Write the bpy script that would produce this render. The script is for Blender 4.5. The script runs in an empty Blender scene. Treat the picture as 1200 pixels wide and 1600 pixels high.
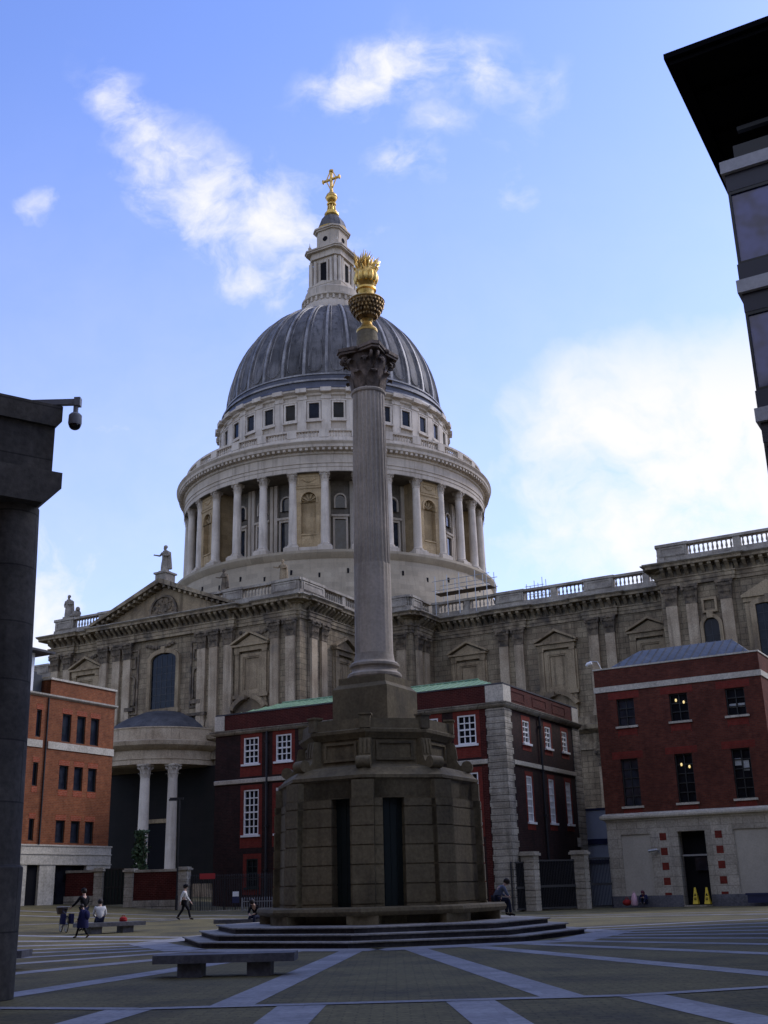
import bpy, bmesh, math, random
from mathutils import Matrix, Vector
random.seed(7)
SC = bpy.context.scene
COL = SC.collection
R = math.radians
sin, cos, pi = math.sin, math.cos, math.pi

# ------------------------------------------------------------------ mesh helpers
class MB:
    def __init__(s):
        s.v = []; s.f = []; s.m = Matrix()
    def add(s, vs, fs):
        b = len(s.v)
        s.v += [tuple(s.m @ Vector(p)) for p in vs]
        s.f += [tuple(b + i for i in f) for f in fs]
    def box(s, x0, x1, y0, y1, z0, z1):
        s.add([(x0,y0,z0),(x1,y0,z0),(x1,y1,z0),(x0,y1,z0),(x0,y0,z1),(x1,y0,z1),(x1,y1,z1),(x0,y1,z1)],
              [(0,3,2,1),(4,5,6,7),(0,1,5,4),(1,2,6,5),(2,3,7,6),(3,0,4,7)])
    def prism(s, poly, z0, z1):
        n = len(poly)
        s.add([(x,y,z0) for x,y in poly] + [(x,y,z1) for x,y in poly],
              [tuple(range(n))[::-1], tuple(range(n, 2*n))] + [(i,(i+1)%n,n+(i+1)%n,n+i) for i in range(n)])
    def prism_y(s, poly, y0, y1):                      # polygon in x,z pushed along y
        n = len(poly)
        s.add([(x,y0,z) for x,z in poly] + [(x,y1,z) for x,z in poly],
              [tuple(range(n)), tuple(range(n, 2*n))[::-1]] + [(i,(i+1)%n,n+(i+1)%n,n+i) for i in range(n)])
    def prism_x(s, poly, x0, x1):                      # polygon in y,z pushed along x
        n = len(poly)
        s.add([(x0,y,z) for y,z in poly] + [(x1,y,z) for y,z in poly],
              [tuple(range(n)), tuple(range(n, 2*n))[::-1]] + [(i,(i+1)%n,n+(i+1)%n,n+i) for i in range(n)])
    def ring_y(s, outer, inner, y0, y1):               # frame between two outlines in x,z
        n = len(outer)
        vs = [(x,y0,z) for x,z in outer] + [(x,y0,z) for x,z in inner] + [(x,y1,z) for x,z in outer] + [(x,y1,z) for x,z in inner]
        fs = []
        for i in range(n):
            j = (i+1) % n
            fs += [(i,j,n+j,n+i), (2*n+i,3*n+i,3*n+j,2*n+j), (i,2*n+i,2*n+j,j), (n+i,n+j,3*n+j,3*n+i)]
        s.add(vs, fs)
    def lathe(s, prof, seg=32, c=(0,0), a0=0.0, a1=2*pi, caps=True):
        full = abs(a1 - a0 - 2*pi) < 1e-6
        n = seg if full else seg + 1
        vs = []
        for r, z in prof:
            for i in range(n):
                a = a0 + (a1-a0)*i/seg
                vs.append((c[0]+r*cos(a), c[1]+r*sin(a), z))
        fs = []
        for k in range(len(prof)-1):
            for i in range(seg):
                j = (i+1) % n
                fs.append((k*n+i, k*n+j, (k+1)*n+j, (k+1)*n+i))
        if caps and full:
            fs += [tuple(range(n))[::-1], tuple((len(prof)-1)*n + i for i in range(n))]
        s.add(vs, fs)
    def tube(s, p0, p1, r0, r1=None, n=8):
        r1 = r0 if r1 is None else r1
        p0, p1 = Vector(p0), Vector(p1)
        d = (p1-p0).normalized()
        a = d.orthogonal().normalized(); b = d.cross(a)
        vs = [tuple(p0 + (a*cos(2*pi*i/n) + b*sin(2*pi*i/n))*r0) for i in range(n)] + \
             [tuple(p1 + (a*cos(2*pi*i/n) + b*sin(2*pi*i/n))*r1) for i in range(n)]
        s.add(vs, [(i,(i+1)%n,n+(i+1)%n,n+i) for i in range(n)] + [tuple(range(n))[::-1], tuple(range(n,2*n))])
    def ball(s, c, r, seg=12, rings=8):
        rx, ry, rz = (r,r,r) if not isinstance(r, tuple) else r
        vs = [(c[0],c[1],c[2]-rz)]
        for k in range(1, rings):
            t = -pi/2 + pi*k/rings
            for i in range(seg):
                a = 2*pi*i/seg
                vs.append((c[0]+rx*cos(t)*cos(a), c[1]+ry*cos(t)*sin(a), c[2]+rz*sin(t)))
        vs.append((c[0],c[1],c[2]+rz))
        fs = []
        for i in range(seg):
            j = (i+1) % seg
            fs.append((0, 1+j, 1+i))
            for k in range(rings-2):
                fs.append((1+k*seg+i, 1+k*seg+j, 1+(k+1)*seg+j, 1+(k+1)*seg+i))
            fs.append((len(vs)-1, 1+(rings-2)*seg+i, 1+(rings-2)*seg+j))
        s.add(vs, fs)
    def torus(s, c, R0, r, axis='y', n=28, m=8):
        vs = []
        for i in range(n):
            a = 2*pi*i/n
            for k in range(m):
                b = 2*pi*k/m
                q = R0 + r*cos(b); h = r*sin(b)
                p = {'y': (q*cos(a), h, q*sin(a)), 'x': (h, q*cos(a), q*sin(a)), 'z': (q*cos(a), q*sin(a), h)}[axis]
                vs.append((c[0]+p[0], c[1]+p[1], c[2]+p[2]))
        s.add(vs, [(i*m+k, ((i+1)%n)*m+k, ((i+1)%n)*m+(k+1)%m, i*m+(k+1)%m) for i in range(n) for k in range(m)])
    def sweep(s, path, prof, closed=False, profclosed=True):   # outward = right hand of travel
        P = [Vector((p[0],p[1])) for p in path]
        n = len(P)
        rn = lambda d: Vector((d.y, -d.x))
        mit = []
        for i in range(n):
            ds = []
            if i > 0 or closed: ds.append((P[i]-P[i-1]).normalized())
            if i < n-1 or closed: ds.append((P[(i+1)%n]-P[i]).normalized())
            if len(ds) == 1: mit.append(rn(ds[0])); continue
            a, b = rn(ds[0]), rn(ds[1])
            m = a + b
            mit.append(m / max(0.25, (1 + a.dot(b))))
        k = len(prof)
        vs = [(P[i].x+mit[i].x*d, P[i].y+mit[i].y*d, z) for i in range(n) for d, z in prof]
        fs = []
        for i in range(n if closed else n-1):
            j = (i+1) % n
            for q in range(k if profclosed else k-1):
                w = (q+1) % k
                fs.append((i*k+q, j*k+q, j*k+w, i*k+w))
        if not closed and profclosed:
            fs += [tuple(range(k))[::-1], tuple((n-1)*k + i for i in range(k))]
        s.add(vs, fs)
    def build(s, name, mat, parent=None, loc=(0,0,0), rz=0.0, smooth=30):
        me = bpy.data.meshes.new(name)
        me.from_pydata(s.v, [], s.f)
        bm = bmesh.new(); bm.from_mesh(me)
        bmesh.ops.recalc_face_normals(bm, faces=bm.faces)
        bm.to_mesh(me); bm.free()
        me.polygons.foreach_set('use_smooth', [True]*len(me.polygons))
        me.set_sharp_from_angle(angle=R(smooth))
        me.materials.append(mat)
        o = bpy.data.objects.new(name, me); COL.objects.link(o)
        if parent: o.parent = parent
        o.location = loc; o.rotation_euler = (0,0,rz)
        return o

def empty(name, loc=(0,0,0), rz=0.0):
    o = bpy.data.objects.new(name, None); COL.objects.link(o)
    o.location = loc; o.rotation_euler = (0,0,rz); o.empty_display_size = .5
    return o
def tag(o, label=None, cat=None, group=None, kind=None):
    if label: o['label'] = label
    if cat: o['category'] = cat
    if group: o['group'] = group
    if kind: o['kind'] = kind
    return o
def dup(o, parent=None, loc=None, rz=None):
    c = o.copy(); COL.objects.link(c)
    c.parent = parent if parent is not None else o.parent
    if loc is not None: c.location = loc
    if rz is not None: c.rotation_euler = (0,0,rz)
    for ch in o.children: dup(ch, c)
    return c

# ------------------------------------------------------------------ materials
def newmat(name):
    m = bpy.data.materials.new(name); m.use_nodes = True
    nt = m.node_tree
    return m, nt, nt.nodes['Principled BSDF']
def N(nt, t, **kw):
    n = nt.nodes.new(t)
    for k, v in kw.items():
        if hasattr(n, k) and k not in n.inputs: setattr(n, k, v)
        else: n.inputs[k].default_value = v
    return n
def math_(nt, op, a, b=None, clamp=False):
    n = nt.nodes.new('ShaderNodeMath'); n.operation = op; n.use_clamp = clamp
    for i, x in enumerate((a, b)):
        if x is None: continue
        if isinstance(x, (int, float)): n.inputs[i].default_value = x
        else: nt.links.new(x, n.inputs[i])
    return n.outputs[0]
def mixc(nt, fac, a, b, blend='MIX'):
    n = nt.nodes.new('ShaderNodeMix'); n.data_type = 'RGBA'; n.blend_type = blend
    for sock, x in ((n.inputs['Factor'], fac), (n.inputs['A'], a), (n.inputs['B'], b)):
        if isinstance(x, (int, float)): sock.default_value = x
        elif isinstance(x, tuple): sock.default_value = (*x, 1) if len(x) == 3 else x
        else: nt.links.new(x, sock)
    return n.outputs['Result']
def ramp(nt, fac, a, b):
    n = N(nt, 'ShaderNodeMapRange', interpolation_type='SMOOTHSTEP'); n.inputs[1].default_value = a; n.inputs[2].default_value = b
    nt.links.new(fac, n.inputs[0]); return n.outputs[0]
def noise(nt, vec, scale, detail=6, rough=.6):
    n = N(nt, 'ShaderNodeTexNoise', Scale=scale, Detail=detail, Roughness=rough)
    nt.links.new(vec, n.inputs['Vector']); return n.outputs['Fac']

def surf(name, c1, c2, scale=.5, rough=.85, streak=0.0, soot=None, sootlev=(.5,.7), course=None, cyl=0.0, flat=False, grain=.25, bump=.25, metal=0.0, spec=.3):
    """weathered masonry, lead, copper, paving: two tones, vertical streaks, stain patches, coursing"""
    m, nt, b = newmat(name)
    L = nt.links.new
    co = nt.nodes.new('ShaderNodeTexCoord').outputs['Object']
    rnd = nt.nodes.new('ShaderNodeObjectInfo').outputs['Random']
    vm = N(nt, 'ShaderNodeVectorMath', operation='ADD')
    cr = nt.nodes.new('ShaderNodeCombineXYZ')
    off = math_(nt, 'MULTIPLY', rnd, 37.0)
    L(off, cr.inputs[0]); L(off, cr.inputs[1]); L(co, vm.inputs[0]); L(cr.outputs[0], vm.inputs[1])
    v = vm.outputs[0]
    col = mixc(nt, ramp(nt, noise(nt, v, scale), .36, .64), c1, c2)
    if streak:
        mp = N(nt, 'ShaderNodeMapping'); mp.inputs['Scale'].default_value = (1.6, 1.6, .1); L(v, mp.inputs[0])
        s = ramp(nt, noise(nt, mp.outputs[0], 1.3, 5), .48, .72)
        col = mixc(nt, math_(nt, 'MULTIPLY', s, streak), col, tuple(x*.42 for x in c2))
    if soot:
        s = ramp(nt, noise(nt, v, scale*.8+.07, 7, .65), sootlev[0], sootlev[1])
        col = mixc(nt, math_(nt, 'MULTIPLY', s, .8), col, soot)
    g = noise(nt, v, 9.0, 3)
    gm = N(nt, 'ShaderNodeMapRange'); gm.inputs[1].default_value = .3; gm.inputs[2].default_value = .7; gm.inputs[3].default_value = 1-grain; gm.inputs[4].default_value = 1+grain
    L(g, gm.inputs[0])
    col = mixc(nt, 1.0, col, gm.outputs[0], 'MULTIPLY')
    bh = g
    if course:
        w, h, dark, ms = course
        sx = nt.nodes.new('ShaderNodeSeparateXYZ'); L(co, sx.inputs[0])
        cb = nt.nodes.new('ShaderNodeCombineXYZ')
        if flat:
            u = sx.outputs[0]
        elif cyl:
            u = math_(nt, 'MULTIPLY', math_(nt, 'ARCTAN2', sx.outputs[1], sx.outputs[0]), cyl)
        else:
            u = math_(nt, 'ADD', sx.outputs[0], sx.outputs[1])
        L(u, cb.inputs[0]); L(sx.outputs[1 if flat else 2], cb.inputs[1])
        bt = N(nt, 'ShaderNodeTexBrick', Scale=1.0); bt.inputs['Brick Width'].default_value = w; bt.inputs['Row Height'].default_value = h
        bt.inputs['Mortar Size'].default_value = ms; bt.inputs['Mortar Smooth'].default_value = .2
        bt.inputs['Color1'].default_value = (1,1,1,1); bt.inputs['Color2'].default_value = (.78,.78,.78,1); bt.inputs['Mortar'].default_value = (dark,dark,dark,1)
        L(cb.outputs[0], bt.inputs['Vector'])
        col = mixc(nt, 1.0, col, bt.outputs['Color'], 'MULTIPLY')
    L(col, b.inputs['Base Color'])
    b.inputs['Roughness'].default_value = rough; b.inputs['Metallic'].default_value = metal
    b.inputs['Specular IOR Level'].default_value = spec
    if bump:
        bp = N(nt, 'ShaderNodeBump', Strength=bump, Distance=.03); L(bh, bp.inputs['Height']); L(bp.outputs[0], b.inputs['Normal'])
    return m
def brickmat(name, c1, c2, mortar, rough=.85, stain=(.02,.015,.015), amt=.5):
    m, nt, b = newmat(name); L = nt.links.new
    co = nt.nodes.new('ShaderNodeTexCoord').outputs['Object']
    sx = nt.nodes.new('ShaderNodeSeparateXYZ'); L(co, sx.inputs[0])
    cb = nt.nodes.new('ShaderNodeCombineXYZ'); L(math_(nt, 'ADD', sx.outputs[0], sx.outputs[1]), cb.inputs[0]); L(sx.outputs[2], cb.inputs[1])
    bt = N(nt, 'ShaderNodeTexBrick', Scale=1.0); bt.inputs['Brick Width'].default_value = .3; bt.inputs['Row Height'].default_value = .11
    bt.inputs['Mortar Size'].default_value = .012; bt.inputs['Bias'].default_value = .1
    bt.inputs['Color1'].default_value = (*c1,1); bt.inputs['Color2'].default_value = (*c2,1); bt.inputs['Mortar'].default_value = (*mortar,1)
    L(cb.outputs[0], bt.inputs['Vector'])
    mp = N(nt, 'ShaderNodeMapping'); mp.inputs['Scale'].default_value = (1.3, 1.3, .09); L(co, mp.inputs[0])
    st_ = ramp(nt, noise(nt, mp.outputs[0], 1.0, 6, .65), .46, .74)
    s = math_(nt, 'MAXIMUM', ramp(nt, noise(nt, co, .35, 6, .65), .45, .75), math_(nt, 'MULTIPLY', st_, .9))
    col = mixc(nt, math_(nt, 'MULTIPLY', s, amt), bt.outputs['Color'], stain)
    big = N(nt, 'ShaderNodeMapRange'); big.inputs[1].default_value = .3; big.inputs[2].default_value = .7; big.inputs[3].default_value = .72; big.inputs[4].default_value = 1.2
    L(noise(nt, co, .5, 5, .6), big.inputs[0]); col = mixc(nt, 1.0, col, big.outputs[0], 'MULTIPLY')
    g = noise(nt, co, 3.0, 4)
    gm = N(nt, 'ShaderNodeMapRange'); gm.inputs[1].default_value = .3; gm.inputs[2].default_value = .7; gm.inputs[3].default_value = .75; gm.inputs[4].default_value = 1.25
    L(g, gm.inputs[0]); col = mixc(nt, 1.0, col, gm.outputs[0], 'MULTIPLY')
    L(col, b.inputs['Base Color']); b.inputs['Roughness'].default_value = rough; b.inputs['Specular IOR Level'].default_value = .2
    return m
def plain(name, c, rough=.6, metal=0.0, spec=.4, var=.12, sc=2.0):
    m, nt, b = newmat(name)
    co = nt.nodes.new('ShaderNodeTexCoord').outputs['Object']
    g = noise(nt, co, sc, 4)
    nt.links.new(mixc(nt, g, tuple(x*(1-var) for x in c), tuple(min(1,x*(1+var)) for x in c)), b.inputs['Base Color'])
    b.inputs['Roughness'].default_value = rough; b.inputs['Metallic'].default_value = metal; b.inputs['Specular IOR Level'].default_value = spec
    return m
def glass(name, c, rough=.06, spec=.6):
    m, nt, b = newmat(name)
    co = nt.nodes.new('ShaderNodeTexCoord').outputs['Object']
    g = noise(nt, co, 1.1, 2)
    nt.links.new(mixc(nt, ramp(nt, g, .35, .65), c, tuple(x*.4 for x in c)), b.inputs['Base Color'])
    bp = N(nt, 'ShaderNodeBump', Strength=.06, Distance=.05); nt.links.new(noise(nt, co, .8, 1), bp.inputs['Height']); nt.links.new(bp.outputs[0], b.inputs['Normal'])
    b.inputs['Roughness'].default_value = rough; b.inputs['Specular IOR Level'].default_value = spec
    return m

M = {}
M['stone'] = surf('transept_stone', (0.326,0.251,0.152), (0.197,0.145,0.086), .33, streak=.75, soot=(.075,.062,.05), sootlev=(.52,.75), course=None)
M['rust'] = surf('rusticated_stone', (0.319,0.253,0.159), (0.193,0.146,0.091), .4, streak=.55, soot=(.08,.07,.055), sootlev=(.52,.78), course=(1.15,.56,.4,.03))
M['pilaster'] = surf('pilaster_stone', (0.425,0.341,0.234), (0.290,0.221,0.143), .35, streak=.55, soot=(.12,.105,.09), sootlev=(.58,.8))
M['cornice'] = surf('cornice_stone', (0.319,0.254,0.162), (0.151,0.114,0.072), .6, streak=.8, soot=(.055,.048,.042), sootlev=(.46,.7))
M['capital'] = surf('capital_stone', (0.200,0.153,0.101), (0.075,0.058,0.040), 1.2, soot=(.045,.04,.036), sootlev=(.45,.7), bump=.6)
M['rail'] = surf('balustrade_stone', (0.340,0.302,0.244), (0.202,0.174,0.141), .5, streak=.4, soot=(.12,.11,.1), sootlev=(.55,.8))
M['drumstone'] = surf('drum_stone', (0.493,0.427,0.344), (0.381,0.324,0.255), .25, streak=.5, soot=(.25,.22,.19), sootlev=(.56,.85), bump=.15, grain=.1)
M['podium'] = surf('podium_stone', (0.396,0.336,0.245), (0.331,0.276,0.195), .22, streak=.25, soot=(.27,.235,.18), sootlev=(.6,.9), course=(1.7,.62,.86,.02), cyl=22.0, grain=.1, bump=.1)
M['drumcol'] = surf('drum_column_stone', (0.573,0.507,0.420), (0.444,0.384,0.313), .4, streak=.5, soot=(.30,.27,.245), sootlev=(.58,.85), bump=.1, grain=.08)
M['bay'] = surf('niche_bay_stone', (0.427,0.316,0.176), (0.342,0.246,0.129), .5, streak=.35, soot=(.25,.19,.11), sootlev=(.6,.9), course=(1.2,.6,.8,.02))
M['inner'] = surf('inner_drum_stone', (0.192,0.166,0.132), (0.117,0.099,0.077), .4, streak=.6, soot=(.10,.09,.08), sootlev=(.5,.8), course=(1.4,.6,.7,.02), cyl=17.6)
M['lead'] = surf('dome_lead', (0.158,0.150,0.150), (0.076,0.073,0.073), .22, rough=.65, streak=.9, soot=(.035,.034,.033), sootlev=(.52,.75), course=(2.6,2.2,.7,.04), cyl=15.0, spec=.2, bump=.1)
M['leadrib'] = surf('dome_rib_lead', (0.284,0.270,0.261), (0.126,0.120,0.122), .4, rough=.5, streak=.6, soot=(.05,.05,.055), sootlev=(.5,.75), spec=.5)
M['leadband'] = surf('lead_band', (.06,.063,.085), (.035,.037,.05), .5, rough=.5, spec=.5, streak=.3)
M['roofgrey'] = surf('lead_roof', (0.090,0.090,0.095), (0.056,0.056,0.061), .4, rough=.7, streak=.4, spec=.1)
M['gold'] = surf('gilding', (0.779,0.528,0.165), (0.508,0.320,0.075), 3.0, rough=.42, soot=(.12,.07,.02), sootlev=(.6,.8), metal=1.0, grain=.15, bump=.2)
M['golddark'] = surf('tarnished_gilding', (0.380,0.247,0.095), (0.114,0.076,0.038), 6.0, rough=.5, metal=.8, grain=.3)
M['glassdark'] = glass('dark_glass', (.010,.012,.016), rough=.12, spec=.16)
M['glassblue'] = glass('blue_grey_glass', (.03,.036,.05), spec=.5)
M['shadingofficewall'] = brickmat('shading_office_brick', (.13,.06,.045), (.09,.045,.035), (.10,.08,.07), amt=.3)
M['porticoshade'] = surf('portico_shade_black', (0.009,0.007,0.006), (0.005,0.005,0.004), .5, streak=.4, course=(1.2,.5,.7,.03))  # near-black: the deep shade inside the portico put into the colour
M['void'] = plain('dark_opening', (.012,.012,.014), .9, spec=.05)
M['white'] = plain('white_painted_timber', (.78,.78,.76), .5)
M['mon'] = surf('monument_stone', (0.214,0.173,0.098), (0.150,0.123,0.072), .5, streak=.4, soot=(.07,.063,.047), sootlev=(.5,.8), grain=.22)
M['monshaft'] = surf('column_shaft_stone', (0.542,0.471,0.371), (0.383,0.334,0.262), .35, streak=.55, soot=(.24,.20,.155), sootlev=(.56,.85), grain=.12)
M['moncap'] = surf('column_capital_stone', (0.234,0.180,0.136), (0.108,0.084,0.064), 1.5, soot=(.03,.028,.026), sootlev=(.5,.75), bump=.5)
M['granite'] = surf('grey_granite', (0.136,0.136,0.148), (0.096,0.096,0.108), 1.2, rough=.6, grain=.3, soot=(.08,.08,.085), sootlev=(.6,.8))
M['stepstone'] = surf('step_stone', (0.338,0.321,0.290), (0.225,0.213,0.190), .8, rough=.75, soot=(.10,.098,.1), sootlev=(.58,.8))
M['riser'] = surf('shaded_riser_stone', (.085,.08,.085), (.05,.047,.052), .8, soot=(.03,.03,.032), sootlev=(.55,.8))  # shade on the upright step faces put into a darker colour
M['setts'] = surf('stone_setts', (0.174,0.148,0.063), (0.111,0.095,0.043), .35, rough=.85, soot=(.05,.048,.036), sootlev=(.5,.78), grain=.3, course=(.36,.16,.55,.014), flat=True)
M['bandgranite'] = surf('pale_granite_band', (0.331,0.330,0.343), (0.248,0.251,0.265), .7, rough=.7, soot=(.17,.175,.19), sootlev=(.54,.8), grain=.2, course=(.9,.62,.8,.012), flat=True)
M['bronze'] = plain('dark_green_bronze', (.010,.018,.017), .5, spec=.3)
M['brickdark'] = brickmat('dark_purple_brick', (0.040,0.014,0.012), (0.024,0.010,0.009), (.035,.027,.024), amt=.75, stain=(.016,.012,.012))
M['brickred'] = brickmat('red_rubbed_brick', (0.065,0.009,0.006), (0.049,0.006,0.005), (.10,.04,.03), amt=.3, stain=(.06,.015,.012))
M['lintelred'] = brickmat('bright_red_lintel_brick', (0.208,0.028,0.018), (0.160,0.022,0.014), (.12,.04,.03), amt=.2)
M['brickmid'] = brickmat('red_brown_brick', (0.139,0.037,0.020), (0.091,0.023,0.013), (.085,.045,.035), amt=.45, stain=(.07,.025,.02))
M['brickor'] = brickmat('orange_brick', (0.249,0.077,0.026), (0.184,0.051,0.018), (.20,.11,.065), amt=.42, stain=(.18,.07,.03))
M['brickorred'] = brickmat('orange_red_lintel_brick', (0.288,0.060,0.024), (0.240,0.048,0.018), (.30,.14,.09), amt=.1)
M['port'] = surf('pale_portland_stone', (0.468,0.425,0.343), (0.374,0.337,0.264), .6, streak=.3, soot=(.28,.26,.23), sootlev=(.62,.85), course=(1.4,.62,.55,.02))
M['portplain'] = surf('plain_portland_stone', (0.527,0.486,0.396), (0.425,0.389,0.310), .6, streak=.25, soot=(.3,.28,.25), sootlev=(.62,.85))
M['quoin'] = surf('weathered_quoin_stone', (0.440,0.403,0.326), (0.272,0.243,0.190), .7, streak=.5, soot=(.12,.11,.1), sootlev=(.52,.75), course=(4.0,.42,.3,.03))
M['copper'] = surf('green_copper', (0.175,0.280,0.160), (0.128,0.224,0.127), .5, rough=.7, streak=.3, soot=(.16,.28,.2), sootlev=(.6,.85))
M['render'] = surf('cream_render_panel', (0.448,0.416,0.343), (0.392,0.362,0.301), .5, soot=(.38,.36,.33), sootlev=(.6,.9), grain=.08)
M['slate'] = surf('standing_seam_lead', (0.066,0.075,0.088), (0.044,0.051,0.062), .6, rough=.5, streak=.5, course=(.55,30.0,.5,.03), spec=.12)
M['iron'] = plain('black_iron', (.015,.015,.017), .5)
M['frame'] = plain('dark_window_frame', (.02,.022,.022), .4)
M['conc'] = surf('loggia_stone', (.10,.093,.082), (.07,.065,.058), .8, streak=.4, soot=(.045,.042,.038), sootlev=(.52,.8), course=(40.0,1.06,.45,.016))
M['towerstone'] = surf('tower_stone_band', (.50,.50,.50), (.42,.42,.42), .6, grain=.1)
M['towerdark'] = plain('tower_dark_cladding', (.05,.05,.06), .5)
M['soffit'] = plain('black_soffit', (.005,.005,.006), .9, spec=.02)
M['towerglass'] = glass('tower_glass', (.10,.125,.33), rough=.05, spec=.5)
M['steel'] = plain('galvanised_steel', (.32,.33,.34), .4, metal=.6)
M['cctv'] = plain('grey_camera_casing', (.22,.23,.25), .4)
M['cctvdark'] = glass('smoked_camera_dome', (.01,.01,.012))
M['hoard'] = plain('pale_blue_grey_panel', (.42,.45,.50), .6)
M['navy'] = plain('navy_blue_paint', (.02,.025,.07), .5)
M['leaf'] = surf('ivy_leaves', (.07,.11,.045), (.03,.055,.022), 2.0, rough=.7, grain=.3)
M['bark'] = plain('bark', (.09,.065,.045), .9)
M['skin'] = plain('skin', (.55,.36,.27), .6)
M['hairdark'] = plain('dark_hair', (.02,.014,.012), .7)
M['hairred'] = plain('auburn_hair', (.10,.02,.035), .7)
def cloth(n, c): return plain(n, c, .9, spec=.1, var=.2, sc=14)
M['black'] = cloth('black_cloth', (.015,.015,.018)); M['whitecloth'] = cloth('white_cloth', (.62,.62,.60)); M['denim'] = cloth('dark_denim', (.025,.03,.055))
M['navycloth'] = cloth('navy_coat_cloth', (.02,.022,.07)); M['bluegrey'] = cloth('blue_grey_cloth', (.13,.16,.24)); M['shoe'] = cloth('shoe_leather', (.02,.018,.016))
M['redcloth'] = cloth('red_cloth', (.30,.03,.03)); M['pink'] = cloth('pink_white_cloth', (.62,.40,.46)); M['rubber'] = cloth('rubber', (.015,.015,.015))
M['yellow'] = plain('yellow_plastic', (.75,.55,.04), .4)
M['redpaint'] = plain('red_sign_paint', (.35,.03,.03), .5)
M['blind'] = cloth('grey_roller_blind', (.11,.115,.11)); M['curtain'] = cloth('pale_blind', (.40,.42,.42))
def lampmat():
    m, nt, b = newmat('lit_globe')
    b.inputs['Base Color'].default_value = (1,.8,.4,1); b.inputs['Emission Color'].default_value = (1,.75,.3,1); b.inputs['Emission Strength'].default_value = .55
    return m
M['lamp'] = lampmat()

# ------------------------------------------------------------------ small shape makers
def arch_poly(cx, hw, z0, z1, rise, n=10):
    """outline with an arched head; z1 is the springing, rise the height of the head"""
    pts = [(cx-hw, z0), (cx+hw, z0)]
    for i in range(n+1):
        a = pi*i/n
        pts.append((cx+hw*cos(a), z1+rise*sin(a)))
    return pts
def facade_m(p0, p1):
    d = (Vector(p1)-Vector(p0)); L = d.length; d.normalize()
    n = Vector((d.y, -d.x))
    return Matrix(((d.x, -n.x, 0, p0[0]), (d.y, -n.y, 0, p0[1]), (0,0,1,0), (0,0,0,1))), L
def column_mesh(r, z0, z1, plinth=True, seg=16, taper=.84):
    mb = MB()
    h = z1-z0
    if plinth: mb.box(-r*1.45, r*1.45, -r*1.45, r*1.45, z0, z0+.35*r)
    zz = z0+(.35*r if plinth else 0)
    prof = [(r*1.4,zz),(r*1.42,zz+.2*r),(r*1.2,zz+.35*r),(r*1.25,zz+.5*r),(r*1.02,zz+.7*r)]
    for k in range(7):
        t = k/6
        prof.append((r*(1-(1-taper)*t**1.6), zz+.75*r+(z1-2.3*r-zz-.75*r)*t))
    prof += [(r*taper*1.12, z1-2.25*r),(r*taper*1.12, z1-2.1*r),(r*taper,z1-2.05*r)]
    mb.lathe(prof, seg)
    return mb
def capital_mesh(r, z0, h, seg=12):
    """round corinthian capital: bell, two rows of leaves, corner volutes, abacus"""
    mb = MB()
    mb.lathe([(r*.98,z0),(r*1.0,z0+h*.5),(r*1.18,z0+h*.88)], seg)
    for row in range(2):
        for i in range(8):
            a = 2*pi*(i+.5*row)/8; c, s = cos(a), sin(a)
            zb = z0+h*(.02+.06*row); hh = h*(.36+.28*row); w = r*.36
            P_ = []
            for q, wz, ww in ((1.0,0,.9),(1.07,.35,1.0),(1.13,.7,.95),(1.26,.93,.8),(1.44,1.0,.6),(1.54,.93,.4),(1.52,.83,.2)):
                for yy_ in (-1,-.5,0,.5,1):
                    x = r*(q-.05*abs(yy_)**2); y = w*ww*yy_; P_.append((x*c-y*s, x*s+y*c, zb+hh*(wz-.04*abs(yy_))))
            mb.add(P_, [(k_*5+j,k_*5+j+1,(k_+1)*5+j+1,(k_+1)*5+j) for k_ in range(6) for j in range(4)])
    for i in range(4):
        a = pi/4+pi/2*i
        for da in (-.13,.13):
            base = len(mb.v); old = mb.m.copy(); mb.m = old @ Matrix.Rotation(a+da,4,'Z')
            mb.torus((r*1.50,0,z0+h*.74), r*.17, r*.075, 'y', 12, 6); mb.ball((r*1.50,0,z0+h*.74), (r*.09,r*.09,r*.09), 8, 6)
            mb.tube((r*1.1,0,z0+h*.55),(r*1.48,0,z0+h*.86),r*.06,r*.08,6)
            mb.m = old
        b = a+pi/4
        mb.ball((r*1.36*cos(b), r*1.36*sin(b), z0+h*.93), (r*.17,r*.17,r*.15), 8, 6)
    k = r*1.50
    ab = []
    for i in range(4):
        a = pi/4+pi/2*i; b = a+pi/4
        ab += [(k*1.28*cos(a-.12), k*1.28*sin(a-.12)), (k*1.28*cos(a+.12), k*1.28*sin(a+.12)), (k*.88*cos(b), k*.88*sin(b))]
    mb.prism([(x*.95,y*.95) for x,y in ab], z0+h*.86, z0+h*.92); mb.prism(ab, z0+h*.92, z0+h)
    return mb

# ================================================================== GROUND
def gz(x, y):
    f = max(0.0, min(1.0, (2-x)/12.0)); g = max(0.0, min(1.3, (y-40)/40.0)); e = max(0.0, min(30.0, -12-x))
    return (.55*f + .06*e)*g
def rng(a, b, s):
    out = []; x = a
    while x <= b+1e-6: out.append(x); x += s
    return out
gx = [-700,-400,-200,-120,-80,-60,-50] + rng(-42,44,1.0) + [50,60,80,120,200,400,700]
gy = [-300,-120,-60,-30] + rng(-20,112,1.0) + [120,140,160,200,260,400,700,1500]
g = MB()
g.v = [(x,y,gz(x,y)) for y in gy for x in gx]
nx = len(gx)
g.f = [(j*nx+i, j*nx+i+1, (j+1)*nx+i+1, (j+1)*nx+i) for j in range(len(gy)-1) for i in range(nx-1)]
def settmat():
    m = M['setts']; return m
o = g.build('square_paving', M['setts']); tag(o, kind='structure')
MC = (-.5, 41.0)
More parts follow.
